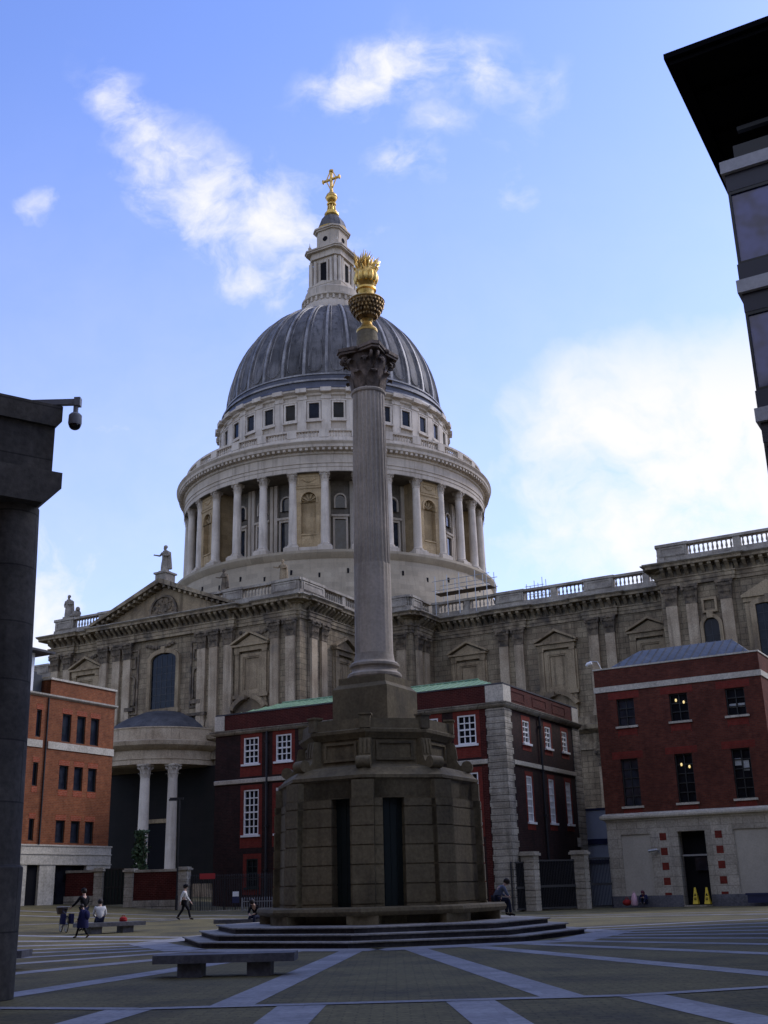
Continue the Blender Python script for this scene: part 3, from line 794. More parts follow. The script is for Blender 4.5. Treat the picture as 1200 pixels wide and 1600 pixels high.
for k in range(32):
    a = R(-67.5+5.625+11.25*k); b_ = R(-67.5+11.25*k)
    if k == 0: rb.rotation_euler = (0,0,a); pm.rotation_euler = (0,0,b_)
    else: dup(rb, dome, rz=a); dup(pm, dome, rz=b_)
# ---- lantern
ln = MB()
ln.lathe([(4.4,83.2),(4.7,83.6),(4.65,84.6),(4.3,85.2),(4.4,85.5),(4.75,85.7),(4.75,86.0),(4.4,86.1)], 64, caps=False)
for i in range(32):
    ln.m = Matrix.Rotation(2*pi*i/32,4,'Z'); ln.box(4.3,4.66,-.16,.16,84.9,85.6)
ln.m = Matrix()
ln.lathe([(4.2,86.0),(4.2,87.3),(3.9,87.6),(3.0,88.2)], 64, caps=False)
def chsq(s, ch): return [(s-ch,-s),(s,-s+ch),(s,s-ch),(s-ch,s),(-s+ch,s),(-s,s-ch),(-s,-s+ch),(-s+ch,-s)]
ln.prism(chsq(2.35,1.0), 87.3, 94.0)
ln.prism(chsq(3.0,.55), 87.3, 88.3)
for i in range(4):
    ln.m = Matrix.Rotation(pi/2*i,4,'Z')
    ln.prism_y([(-2.3,88.3),(2.3,88.3),(0,89.0)], -3.05, -2.3)
ln.m = Matrix()
ln.prism(chsq(2.75,.75), 93.2, 94.2); 
ln.prism(chsq(3.25,.75), 94.2, 94.45); ln.prism(chsq(3.4,.8), 94.45, 94.7); ln.prism(chsq(2.6,.8), 94.7, 95.1)
ln.prism(chsq(2.0,.75), 95.1, 98.3); ln.prism(chsq(2.25,.8), 98.3, 98.55); ln.prism(chsq(2.45,.85), 98.55, 98.8)
lantern = P(ln, 'lantern', 'drumstone')
lc0 = P(column_mesh(.27,88.3,93.35,seg=10), 'lantern_column', 'drumcol', lantern)
f0 = True
for i in range(4):
    for x in (-2.15,-1.45,1.45,2.15):
        v = Matrix.Rotation(pi/2*i,4,'Z') @ Vector((x,-2.62,0))
        if f0: lc0.location = v; f0 = False
        else: dup(lc0, lantern, v)
lw = MB(); lw.box(-.55,.55,-2.45,-2.3,88.9,92.3); lwi = P(lw, 'lantern_window', 'void', lantern)
lfr = MB(); lfr.ring_y([(-.85,88.7),(.85,88.7),(.85,92.7),(-.85,92.7)], [(-.55,88.9),(.55,88.9),(.55,92.3),(-.55,92.3)], -2.6, -2.3); P(lfr, 'frame', 'drumstone', lwi)
occ = MB()
for i in range(10): pass
occ.prism_y([(.42*cos(2*pi*i/16), 96.8+.42*sin(2*pi*i/16)) for i in range(16)], -2.04, -1.9); oc0 = P(occ, 'round_window', 'void', lantern)
urn = MB(); urn.lathe([(.28,94.7),(.28,94.95),(.12,95.05),(.25,95.35),(.28,95.55),(.12,95.75),(.05,96.1),(.02,96.5)], 8); ur0 = P(urn, 'urn_finial', 'drumstone', lantern); ur0.location = (2.5,-2.5,0)
for i in range(1,4):
    dup(lwi, lantern, rz=pi/2*i); dup(oc0, lantern, rz=pi/2*i)
    v = Matrix.Rotation(pi/2*i,4,'Z') @ Vector((2.5,-2.5,0)); dup(ur0, lantern, v)
for i in range(4):
    for s in (-1.9,1.9):
        pass
lcap = MB(); lcap.lathe([(2.3,98.8),(2.35,99.1),(2.2,99.9),(1.9,100.7),(1.4,101.4),(.95,101.8)], 8, a0=pi/8, a1=pi/8+2*pi); P(lcap, 'lantern_cupola', 'lead', lantern)
gl = MB()
gl.lathe([(2.42,98.8),(2.5,98.95),(2.42,99.1)], 32, caps=False); P(gl, 'gilded_band', 'gold', lantern); gl = MB()
gl.lathe([(.95,101.75),(1.15,101.95),(1.15,102.25),(.8,102.4),(.85,102.7),(.6,102.8)], 20)
for i in range(8):
    a = 2*pi*i/8; gl.tube((.66*cos(a),.66*sin(a),102.6),(.5*cos(a),.5*sin(a),104.0),.12)
gl.lathe([(.4,102.6),(.35,104.0)], 12); gl.lathe([(.7,103.9),(.78,104.1),(.5,104.4),(.35,104.7)], 16)
P(gl, 'gilded_stage', 'gold', lantern)
bl_ = MB(); bl_.ball((0,0,105.3), .92, 20, 14); bl_.torus((0,0,105.3), .92, .07, 'z'); P(bl_, 'ball', 'gold', lantern)
cr = MB()
cr.lathe([(.42,106.1),(.3,106.5),(.24,107),(.24,109.9),(.4,110.1),(.2,110.4)], 10)
cr.tube((-1.45,0,108.7),(1.45,0,108.7),.22,n=10)
for s in (-1,1):
    cr.ball((s*1.5,0,108.7), (.22,.3,.42), 8, 6); cr.tube((s*.25,0,107.1),(s*.9,0,108.6),.1); cr.tube((s*.25,0,110.1),(s*.9,0,108.8),.1)
cr.ball((0,0,110.35), (.42,.3,.22), 8, 6)
P(cr, 'cross', 'gold', lantern)

# ================================================================== FIGURES (skin-modifier bodies)
def skin(name, mat, verts, edges, radii, parent, sub=1):
    me = bpy.data.meshes.new(name); me.from_pydata(verts, edges, []); me.materials.append(mat)
    o = bpy.data.objects.new(name, me); COL.objects.link(o); o.parent = parent
    sk = o.modifiers.new('Skin', 'SKIN'); sk.use_smooth_shade = True
    if not me.skin_vertices: me.attributes
    for i, r in enumerate(radii):
        d = me.skin_vertices[0].data[i]; d.radius = (r, r) if not isinstance(r, tuple) else r
    me.skin_vertices[0].data[0].use_root = True
    if sub:
        sb = o.modifiers.new('Subsurf', 'SUBSURF'); sb.levels = sub; sb.render_levels = sub
    return o
def mkskin(name, mat, chains, parent, sub=1):
    """chains: lists of (point, radius); equal points are shared"""
    V = []; Rr = []; E = []; idx = {}
    def vi(p, r):
        k = tuple(round(c, 4) for c in p)
        if k not in idx: idx[k] = len(V); V.append(k); Rr.append(r)
        return idx[k]
    for ch in chains:
        pr = None
        for p, r in ch:
            i = vi(p, r)
            if pr is not None and pr != i: E.append((pr, i))
            pr = i
    me = bpy.data.meshes.new(name); me.from_pydata(V, E, []); me.materials.append(mat)
    o = bpy.data.objects.new(name, me); COL.objects.link(o); o.parent = parent
    sk = o.modifiers.new('Skin', 'SKIN'); sk.use_smooth_shade = True
    lay = me.skin_vertices[0].data if len(me.skin_vertices) else None
    for i, r in enumerate(Rr): lay[i].radius = (r, r)
    lay[0].use_root = True
    sb = o.modifiers.new('Subsurf', 'SUBSURF'); sb.levels = sub; sb.render_levels = sub
    return o
def lerp(a, b, t): return tuple(a[i]+(b[i]-a[i])*t for i in range(3))
def person(label, loc, rz, J, top, legs, hair, group=None, k=1.0, cap=False, vest=None, shoes='shoe', longhair=False):
    """J: joints; x right, y forward, z up"""
    root = empty('person', loc, rz); root.scale = (k,k,k); tag(root, label, 'person', group)
    pel, che, nk, hd = J['pelvis'], J['chest'], J['neck'], J['head']
    ch = [[(pel,.125),(lerp(pel,che,.5),.12),(che,.13),(nk,.058),(lerp(nk,hd,.55),.068),(hd,.098),(tuple(hd[i]+(hd[i]-nk[i])*.38 for i in range(3)),.07)]]
    f = J.get('face',(0,1,0)); fn = Vector(f).normalized()
    nose = tuple(hd[i]+fn[i]*.105 - (0,0,.02)[i] for i in range(3)); ch.append([(hd,.098),(nose,.014)])
    for s in 'LR':
        sh, el, wr, hp, kn, an, to = (J[q+s] for q in ('sh','el','wr','hip','knee','ank','toe'))
        ch.append([(che,.13),(sh,.06),(lerp(sh,el,.5),.048),(el,.04),(lerp(el,wr,.4),.04),(wr,.026)])
        d = (Vector(wr)-Vector(el)).normalized(); palm = tuple(Vector(wr)+d*.06)
        ch.append([(wr,.026),(palm,.032)])
        side = d.cross(Vector((0,0,1))); side = side.normalized() if side.length > .1 else Vector((0,1,0))
        for q, ln_ in ((-.027,.07),(-.009,.085),(.009,.08),(.027,.06)):
            b0 = Vector(wr)+d*.095+side*q; b1 = b0+d*ln_*.55; b2 = b0+d*ln_+Vector((0,0,-.02))
            ch.append([(palm,.032),(tuple(b0),.0095),(tuple(b1),.009),(tuple(b2),.008)])
        t0 = Vector(wr)+d*.045+side*.036; t1 = t0+d*.045+side*.02
        ch.append([(palm,.032),(tuple(t0),.011),(tuple(t1),.009)])
        ch.append([(pel,.125),(hp,.085),(lerp(hp,kn,.5),.07),(kn,.052),(lerp(kn,an,.35),.052),(an,.034),(to,.03)])
    mkskin('body', M['skin'], ch, root)
    tc = [[(tuple(lerp(pel,che,-.05)),.15),(lerp(pel,che,.5),.145),(che,.152),(lerp(che,nk,.75),.085)]]
    for s in 'LR':
        sh, el, wr = J['sh'+s], J['el'+s], J['wr'+s]
        tc.append([(che,.152),(sh,.078),(lerp(sh,el,.5),.062),(el,.054),(lerp(el,wr,.5),.05),(lerp(el,wr,.93),.042)])
    mkskin('top', M[top], tc, root)
    lg = []
    for s in 'LR':
        hp, kn, an = J['hip'+s], J['knee'+s], J['ank'+s]
        lg.append([(pel,.14),(hp,.098),(lerp(hp,kn,.5),.084),(kn,.068),(lerp(kn,an,.5),.064),(lerp(kn,an,.96),.058)])
    mkskin('trousers', M[legs], lg, root)
    for s in 'LR':
        an, to = J['ank'+s], J['toe'+s]
        mkskin('shoe', M[shoes], [[(tuple(lerp(an,to,-.3)),.04),(tuple(lerp(an,to,.4)),.045),(tuple(lerp(an,to,1.05)),.034)]], root)
    if vest:
        vc = [[(lerp(pel,che,.15),.155),(lerp(pel,che,.5),.156),(tuple(Vector(che)-fn*.03),.158),(lerp(che,nk,.6),.09)]]
        mkskin('waistcoat', M[vest], vc, root)
    up = (Vector(hd)-Vector(nk)).normalized()
    hm = MB(); c0 = Vector(hd)+up*.045-fn*.025
    hm.ball(tuple(c0), (.112,.118,.115), 14, 10)
    if longhair:
        hm.ball(tuple(Vector(hd)-fn*.06-up*.08), (.12,.09,.2), 12, 8)
    hm.build('hair', M[hair], root, smooth=60)
    if cap:
        cm = MB(); cm.ball(tuple(Vector(hd)+up*.09-fn*.01), (.122,.13,.09), 14, 8); cm.ball(tuple(Vector(hd)+up*.07+fn*.12), (.08,.09,.015), 10, 6); cm.build('cap', M['black'], root, smooth=60)
    return root
def stand(stride=0.0, arm=.25):
    return dict(pelvis=(0,0,.93), chest=(0,.02,1.27), neck=(0,.02,1.47), head=(0,.045,1.61),
        shL=(-.19,.01,1.40), shR=(.19,.01,1.40), elL=(-.25,-.02+arm*.5,1.12), elR=(.25,-.02-arm*.5,1.12), wrL=(-.24,.06+arm,.90), wrR=(.24,.06-arm,.88),
        hipL=(-.09,0,.89), hipR=(.09,0,.89), kneeL=(-.10,-stride*.45+.06,.50), kneeR=(.10,stride*.55+.06,.50),
        ankL=(-.10,-stride,.10+abs(stride)*.10), ankR=(.10,stride,.08), toeL=(-.11,-stride+.14,.04), toeR=(.11,stride+.16,.05))
def sit(lean=0.0, arms=None, h=.45):
    c = lambda t: (0, lean*t, 0)
    d = dict(pelvis=(0,0,h+.12), chest=(0,.05+lean*.34,h+.45-abs(lean)*.10), neck=(0,.07+lean*.6,h+.64-abs(lean)*.25), head=(0,.10+lean*.82,h+.78-abs(lean)*.34),
        shL=(-.19,.05+lean*.5,h+.58-abs(lean)*.22), shR=(.19,.05+lean*.5,h+.58-abs(lean)*.22), elL=(-.25,.12+lean*.55,h+.32-abs(lean)*.16), elR=(.25,.12+lean*.55,h+.32-abs(lean)*.16),
        wrL=(-.14,.36+lean*.2,h+.20), wrR=(.14,.36+lean*.2,h+.20), hipL=(-.1,.03,h+.1), hipR=(.1,.03,h+.1), kneeL=(-.12,.45,h+.07), kneeR=(.12,.45,h+.07),
        ankL=(-.12,.44,.09), ankR=(.12,.50,.09), toeL=(-.12,.60,.04), toeR=(.12,.66,.04))
    return d

# statues on the cathedral
def statue(label, lx, ly, z, face, h=3.2, arm=True, mat='rail'):
    w_ = CATH.location + Matrix.Rotation(R(-29),3,'Z') @ Vector((lx,ly,0))
    root = empty('statue', (w_.x,w_.y,z), R(-29)+face); k = h/1.95; root.scale = (k,k,k)
    tag(root, label, 'statue', 'robed stone statues on the cathedral')
    b = MB()
    b.box(-.3,.3,-.28,.28,0,.12)
    n = 18; prof = [(.27,.12),(.26,.35),(.24,.7),(.2,1.0),(.22,1.25),(.235,1.4),(.17,1.53),(.07,1.58),(.065,1.64)]
    vs = []
    for r, z_ in prof:
        for i in range(n):
            a = 2*pi*i/n; q = r*(1+.12*sin(5*a+z_*3)*(1 if z_ < 1.3 else .2)); vs.append((q*cos(a)*1.05, q*sin(a)*.8, z_))
    b.add(vs, [(k_*n+i,k_*n+(i+1)%n,(k_+1)*n+(i+1)%n,(k_+1)*n+i) for k_ in range(len(prof)-1) for i in range(n)])
    b.ball((0,-.02,1.76), (.115,.13,.15), 12, 8); b.ball((0,-.1,1.66), (.07,.08,.11), 8, 6); b.ball((0,.02,1.8), (.13,.14,.12), 10, 6)
    b.tube((.24,0,1.42),(.34,-.08,1.15),.085,.07); b.tube((.34,-.08,1.15),(.12,-.3,1.12),.07,.05); b.ball((.1,-.32,1.12), .06, 8, 6)
    if arm: b.tube((-.24,0,1.42),(-.36,-.12,1.2),.085,.065); b.tube((-.36,-.12,1.2),(-.62,-.3,1.25),.06,.045); b.ball((-.66,-.32,1.26), (.08,.05,.05), 8, 6)
    else: b.tube((-.24,0,1.42),(-.33,-.02,1.1),.085,.07); b.tube((-.33,-.02,1.1),(-.2,-.2,.9),.06,.05)
    b.tube((.25,.08,1.4),(.32,.12,.25),.12,.16)
    o = b.build('robed_figure', M[mat], root, smooth=60)
    return root
statue('stone statue with one arm stretched out on the peak of the pediment', 0, -36.3, 35.5, 0, 3.3)
statue('stone statue beside a crouching beast on the far left corner of the roof', -15.6, -35.0, 32.62, .3, 3.0, False)
statue('dark weathered statue leaning at the right foot of the pediment slope', 7.2, -34.9, 32.62, -.3, 2.6, True, 'capital')
statue('pale stone statue holding a book above the right corner of the transept', 14.7, -34.6, 32.62, .2, 2.5, True, 'stone')
w_ = CATH.location + Matrix.Rotation(R(-29),3,'Z') @ Vector((-14.2,-35.0,0))
bs = MB(); bs.ball((0,0,.45), (.5,.36,.45), 12, 8); bs.ball((.1,-.1,.95), (.28,.26,.34), 10, 8); bs.ball((-.5,0,.25), (.35,.25,.22), 8, 6); bs.ball((.25,-.35,.85), (.14,.2,.14), 8, 6)
o = bs.build('statue', M['rail'], None, (w_.x,w_.y,32.62)); tag(o, 'small crouching stone beast beside the far left roof statue', 'statue')

# scaffold on the nave parapet
sf = empty('scaffold', tuple(CATH.location + Matrix.Rotation(R(-29),3,'Z') @ Vector((0,0,0))), R(-29)); tag(sf, 'thin steel scaffold poles standing along the nave parapet below the drum', 'scaffold')
def bar(par, name, p, q, r, mat='steel', n=6):
    m_ = MB(); m_.tube(p, q, r, n=n); return m_.build(name, M[mat], par)
for x in (24.6,26.1,27.6,29.6,31.0): bar(sf, 'pole', (x,-18.35,30.6), (x,-18.35,35.3), .045); bar(sf, 'pole', (x,-16.2,30.2), (x,-16.2,35.3), .045)
for z in (33.6,34.7): bar(sf, 'rail', (24.2,-18.35,z), (31.4,-18.35,z), .035); bar(sf, 'rail', (24.2,-16.2,z), (31.4,-16.2,z), .035)
for x in (24.6,27.6,31.0): bar(sf, 'rail', (x,-18.35,33.55), (x,-16.2,33.55), .035)
bd = MB(); bd.box(24.3,31.3,-17.9,-16.4,33.35,33.42); bd.build('board', M['bark'], sf)
sf2 = empty('scaffold', tuple(CATH.location + Matrix.Rotation(R(-29),3,'Z') @ Vector((33.0,-9,0))), R(-29)); tag(sf2, 'small bare scaffold tower beside the right foot of the drum', 'scaffold')
for x in (-1.0,0,1.0):
    for y in (0,1.2): bar(sf2, 'pole', (x,y,30.0), (x,y,35.6+.3*x), .045)
for z in (32.9,34.0,35.0): bar(sf2, 'rail', (-1.2,0,z), (1.2,0,z), .035); bar(sf2, 'rail', (-1.2,1.2,z), (1.2,1.2,z), .035)

# ================================================================== MONUMENT
MON = empty('monument', (MC[0],MC[1],0)); tag(MON, 'tall fluted stone column on octagonal base, topped by a golden flaming urn', 'monument')
OA = -pi/2 - R(7.0)
def oct_(mb, prof, caps=True): mb.lathe(prof, 8, a0=OA, a1=OA+2*pi, caps=caps)
st = MB()
rs_ = MB()
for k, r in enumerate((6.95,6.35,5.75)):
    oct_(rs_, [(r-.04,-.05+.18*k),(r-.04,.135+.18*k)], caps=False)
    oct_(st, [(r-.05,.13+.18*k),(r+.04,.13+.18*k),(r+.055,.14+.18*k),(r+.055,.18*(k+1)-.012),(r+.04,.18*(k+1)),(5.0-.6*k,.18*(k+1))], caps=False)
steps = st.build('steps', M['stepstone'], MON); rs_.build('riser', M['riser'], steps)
bn = MB(); oct_(bn, [(3.4,.80),(4.25,.80),(4.33,.86),(4.36,.93),(4.33,1.02),(4.25,1.06),(3.4,1.06)], caps=False)
bench = bn.build('bench_ring', M['mon'], MON)
for i in range(8):
    lg = MB(); lg.box(3.3, 4.12, -.5, .5, .54, .81); lg.build('bench_leg', M['mon'], bench, rz=OA+2*pi*i/8)
und = MB(); oct_(und, [(3.6,.54),(3.6,.82)], caps=False); und.build('bench_back', M['mon'], bench)
bd = MB()
z = .54; R0 = 3.62
def octv(r): return [(r*cos(OA+2*pi*i/8), r*sin(OA+2*pi*i/8)) for i in range(8)]
SLOT = {(0,-1): (.50,1.22), (0,1): (.66,1.40)}              # the two doorways beside the corner that faces the viewer
def course(mb, r, z0, z1, hw=.36, out=.09, depth=.45, slots=True):
    """one course of masonry: eight corner blocks with a flat pier on each corner, cut away at the two doorways"""
    F = r*sin(pi/8)
    for i in range(8):
        t = OA+2*pi*i/8; er = Vector((cos(t),sin(t))); et = Vector((-sin(t),cos(t)))
        v = er*r; pts = []
        for sgn in (-1,1):
            ang = sgn*pi/8; fd = et*sgn
            fd = Vector((fd.x*cos(ang)-fd.y*sin(ang), fd.x*sin(ang)+fd.y*cos(ang)))   # along the face
            fn = Vector((cos(t+sgn*pi/8), sin(t+sgn*pi/8)))
            ln_ = F
            if slots:
                if (i,sgn) in SLOT: ln_ = SLOT[(i,sgn)][0]
                j = (i+sgn) % 8
                if (j,-sgn) in SLOT: ln_ = 2*F-SLOT[(j,-sgn)][1]
            e = v+fd*ln_
            q = v+fd*(hw/cos(pi/8))
            side = [e-fn*depth, e, q, er*(r+out)+et*sgn*hw]
            pts += side if sgn < 0 else side[::-1]
        pts.append(er*(r-depth*1.0))
        mb.prism([tuple(p) for p in pts], z0, z1)
k = 0
oct_(bd, [(R0-.5,z),(R0-.5,4.5)])
while z < 4.3:
    z1 = min(z+.60, 4.42)
    r = R0-.01*k
    course(bd, r, z+.022, z1-.018); course(bd, r-.045, z-.01, z1+.01)
    z = z1; k += 1
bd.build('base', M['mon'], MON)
tp = MB()
oct_(tp, [(3.52,4.44),(3.52,5.02),(3.60,5.06),(3.60,5.16),(3.50,5.22),(3.30,5.42),(2.78,5.56),(2.66,5.56),(2.62,5.62),(2.62,6.42),(2.68,6.45),(2.74,6.55),(2.84,6.64),(2.85,6.74),(2.76,6.78),(2.74,7.12),(2.2,7.13)], caps=False)
course(tp, 3.52, 4.43, 5.0, slots=False)
pan = MB(); ap8 = 2.62*cos(pi/8)
for i in range(8):
    pan = MB()
    pan.ring_y([(-.66,5.72),(.66,5.72),(.66,6.36),(-.66,6.36)], [(-.56,5.8),(.56,5.8),(.56,6.28),(-.56,6.28)], -ap8-.06, -ap8+.05)
    pan.build('stage_panel', M['mon'], MON, rz=OA+pi/8+2*pi*i/8+pi/2)
tp.build('upper_stage', M['mon'], MON)
vb = MB()
pts = [(2.4,6.44),(2.80,6.44),(2.84,6.2),(2.86,5.95),(2.94,5.72),(3.08,5.56),(3.2,5.46),(2.4,5.46)]
vb.prism_y(pts, -.21, .21)
vb.m = Matrix.Translation((3.24,0,5.60)); 
vb.add([(.2*cos(2*pi*i/16), s*.24, .2*sin(2*pi*i/16)) for s in (-1,1) for i in range(16)], [(i,(i+1)%16,16+(i+1)%16,16+i) for i in range(16)]+[tuple(range(16)), tuple(range(16,32))])
vb.m = Matrix()
for q in (-.14,0,.14): vb.prism_y([(2.78,6.42),(2.83,6.42),(2.88,6.2),(2.91,5.9),(2.86,5.9)], q-.04, q+.04)
vb.box(2.5,2.82,-.18,.18,6.78,7.22); vb.box(2.47,2.86,-.22,.22,7.22,7.28)
v0 = vb.build('scroll_bracket', M['mon'], MON)
for i in range(8):
    a = OA+2*pi*i/8
    if i == 0: v0.rotation_euler = (0,0,a)
    else: dup(v0, MON, rz=a)
for (i, sgn), (a0_, a1_) in SLOT.items():
    t = OA+2*pi*i/8; fa = t+sgn*pi/8; fn = Vector((cos(fa),sin(fa))); ft = Vector((-sin(fa),cos(fa)))*sgn
    c_ = Vector((cos(t),sin(t)))*R0+ft*(a0_+a1_)/2-fn*.40; hw = (a1_-a0_)/2+.1
    dd = MB(); dd.box(-hw,hw,-.02,.05,.56,4.46)
    for x in (-.22,0,.22): dd.box(x-.015,x+.015,-.04,-.02,.56,4.46)
    dd.build('door', M['bronze'], MON, (c_.x,c_.y,0), fa+pi/2)
PA = R(-29)
ped = MB(); s_ = 1.13
ped.box(-s_,s_,-s_,s_,6.9,8.45)
ped.add([(-s_,-s_,8.45),(s_,-s_,8.45),(s_,s_,8.45),(-s_,s_,8.45),(-.97,-.97,8.62),(.97,-.97,8.62),(.97,.97,8.62),(-.97,.97,8.62)], [(4,5,6,7),(0,1,5,4),(1,2,6,5),(2,3,7,6),(3,0,4,7)])
ped.box(-.97,.97,-.97,.97,8.62,8.86)
ped.build('pedestal', M['mon'], MON, rz=PA)
cb = MB(); cb.lathe([(.95,8.86),(1.0,8.93),(1.0,9.02),(.93,9.09),(.86,9.12),(.83,9.2),(.85,9.27),(.92,9.32),(.92,9.4),(.85,9.47),(.78,9.5),(.745,9.6),(.715,9.8)], 40); cb.build('column_base', M['monshaft'], MON)
sh = MB(); nf = 24
def flut(z, r, d):
    out = []
    for i in range(nf):
        for (f, q) in ((-.5,0),(-.36,0),(-.2,.75),(0,1),(.2,.75),(.36,0)):
            a = 2*pi*(i+f)/nf; rr = r-d*q; out.append((rr*cos(a), rr*sin(a), z))
    return out
rings = []
def shr(z): t = (z-9.8)/(20.35-9.8); return .71-.075*t**1.5
for z, d in ((9.8,0),(10.0,.008),(12.6,.010),(13.2,.012),(13.3,.052),(15.5,.052),(18,.05),(20.1,.046),(20.3,.0)): rings.append(flut(z, shr(z), d))
nn = len(rings[0]); vs = [p for r_ in rings for p in r_]
sh.add(vs, [(k*nn+i,k*nn+(i+1)%nn,(k+1)*nn+(i+1)%nn,(k+1)*nn+i) for k in range(len(rings)-1) for i in range(nn)])
sh.lathe([(.63,20.25),(.69,20.3),(.71,20.37),(.66,20.43),(.63,20.47)], 40, caps=False)
sh.build('shaft', M['monshaft'], MON, smooth=24)
cp = capital_mesh(.66, 20.4, 1.75, 24)
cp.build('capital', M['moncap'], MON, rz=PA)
dk = MB(); dk.lathe([(.62,22.1),(.5,22.2),(.47,22.3),(.42,23.0),(.40,23.12)], 32); dk.build('urn_drum', M['mon'], MON)
ub = MB(); ub.lathe([(.42,23.1),(.44,23.18),(.38,23.28),(.24,23.42),(.20,23.55),(.26,23.66),(.22,23.72)], 24)
ub.lathe([(.70,24.46),(.76,24.5),(.72,24.56),(.5,24.6),(.36,24.66),(.3,24.8),(.34,25.0),(.42,25.03),(.42,25.12),(.30,25.2),(.36,25.32),(.44,25.45),(.45,25.7),(.40,25.95),(.30,26.1)], 32)
for i in range(12):
    a = 2*pi*i/12; ub.ball((.40*cos(a),.40*sin(a),25.62), (.13,.13,.28), 8, 6)
urno = ub.build('urn', M['gold'], MON)
bw = MB(); bw.lathe([(.22,23.7),(.34,23.78),(.52,23.98),(.64,24.22),(.70,24.46)], 32)
for row in range(5):
    zz = 23.84+.14*row; rr = (.41,.53,.61,.67,.70)[row]
    for i in range(24):
        a = 2*pi*(i+.5*(row%2))/24; bw.ball((rr*cos(a),rr*sin(a),zz), (.055,.055,.08), 6, 4)
bw.build('urn_bowl', M['golddark'], urno)
fl = MB(); random.seed(11)
for i in range(70):
    a = random.uniform(0,2*pi); r_ = random.uniform(.03,.36); h = random.uniform(.45,.95)*(1.15-r_)
    p0 = Vector((r_*cos(a),r_*sin(a),25.85)); t = .25+.5*r_
    p1 = p0+Vector((cos(a)*t*.4,sin(a)*t*.4,h*.6)); p2 = p0+Vector((cos(a+.6)*t*.75,sin(a+.6)*t*.75,h))
    fl.tube(p0,p1,.06,.045,6); fl.tube(p1,p2,.045,.005,6)
fl.tube((0,0,25.9),(.02,0,27.0),.08,.008,6)
fl.build('flame', M['gold'], urno)

# ================================================================== HOUSES
def wall_holes(mb, L0, L1, z0, z1, holes, depth=.22):
    """front skin in the y=0 plane with openings and their reveals"""
    xs = sorted({L0,L1,*[h[0] for h in holes],*[h[1] for h in holes]}); zs = sorted({z0,z1,*[h[2] for h in holes],*[h[3] for h in holes]})
    for i in range(len(xs)-1):
        for j in range(len(zs)-1):
            cx, cz = (xs[i]+xs[i+1])/2, (zs[j]+zs[j+1])/2
            if any(h[0]<cx<h[1] and h[2]<cz<h[3] for h in holes): continue
            mb.add([(xs[i],0,zs[j]),(xs[i+1],0,zs[j]),(xs[i+1],0,zs[j+1]),(xs[i],0,zs[j+1])], [(0,1,2,3)])
    for a,b,c,d in holes:
        mb.add([(a,0,c),(b,0,c),(b,0,d),(a,0,d),(a,depth,c),(b,depth,c),(b,depth,d),(a,depth,d)], [(0,1,5,4),(1,2,6,5),(2,3,7,6),(3,0,4,7)])
def sash(parent, lc, rz, w, h, nx, ny, mat='white', pane='glassdark', dep=.1, sill=True, fw=.1, bw=.035, mid=True, name='window', sillmat=None):
    """frame with glazing bars; origin at the foot of the opening, faces -y"""
    mb = MB(); hw = w/2
    mb.ring_y([(-hw,0),(hw,0),(hw,h),(-hw,h)], [(-hw+fw,fw),(hw-fw,fw),(hw-fw,h-fw),(-hw+fw,h-fw)], dep-.08, dep+.06)
    for i in range(1,nx):
        x = -hw+fw+(w-2*fw)*i/nx; mb.box(x-bw,x+bw,dep-.04,dep+.04,fw,h-fw)
    for j in range(1,ny):
        z = fw+(h-2*fw)*j/ny; q = bw*1.5 if (mid and j == ny//2) else bw
        mb.box(-hw+fw,hw-fw,dep-.05,dep+.03,z-q,z+q)
    o = mb.build(name, M[mat], parent, lc, rz)
    p = MB(); p.box(-hw+fw*.5,hw-fw*.5,dep+.05,dep+.07,fw*.5,h-fw*.5); p.build('pane', M[pane], o)
    if sill:
        s = MB(); s.box(-hw-.16,hw+.16,-.14,dep,-.14,0); s.build('sill', M[sillmat or mat], o)
    return o
# ---- dark brick house behind the monument
CH = empty('brick_house', (7.55,74.3,0), R(-29)); tag(CH, 'dark brick house with green copper roof and white sash windows behind the column', 'house')
top = [(-20.4,1.36,10.55,12.48),(-17.5,1.36,10.55,12.48),(-14.6,1.36,10.55,12.48),(-11.5,1.36,10.55,12.48),(-8.5,1.36,10.55,12.48),(-5.55,1.36,10.55,12.48),(-2.75,1.36,10.55,12.48)]
midw = [(-20.35,1.34,5.5,8.7)]+[(x,1.34,5.5,8.7) for x,_,_,_ in top[1:]]
gr = [(-20.2,1.0,1.9,3.85)]+[(x,1.1,1.7,3.9) for x in (-17.5,-14.6,-11.5,-8.5,-5.55,-2.75)]
L = top+midw+gr
wb = MB(); wall_holes(wb, -23.7, -.02, -.3, 13.0, [(x-w/2,x+w/2,a,b) for x,w,a,b in L])
rtop = [(3.65,1.15,10.72,12.27),(7.68,1.15,10.75,12.27),(11.0,1.1,10.78,12.27)]
rmid = [(3.62,1.0,5.55,8.55),(7.67,1.0,5.62,8.6),(10.97,1.0,5.65,8.6)]
Rw = rtop+rmid
wb.m = Matrix.Rotation(pi/2,4,'Z'); wall_holes(wb, .02, 14.1, -.3, 13.0, [(x-w/2,x+w/2,a,b) for x,w,a,b in Rw]); wb.m = Matrix()
wb.box(-23.7,-.3,.3,14.1,-.3,12.9)
wb.box(-23.72,-23.4,.02,14.1,-.3,13)
wb.build('wall', M['brickdark'], CH)
def surround(par, w, h, s_, dn, up):
    m_ = MB(); m_.ring_y([(-w/2-s_,-dn),(w/2+s_,-dn),(w/2+s_,h+up),(-w/2-s_,h+up)], [(-w/2,0),(w/2,0),(w/2,h),(-w/2,h)], -.012, .004); m_.build('surround', M['lintelred'], par)
tr = MB()
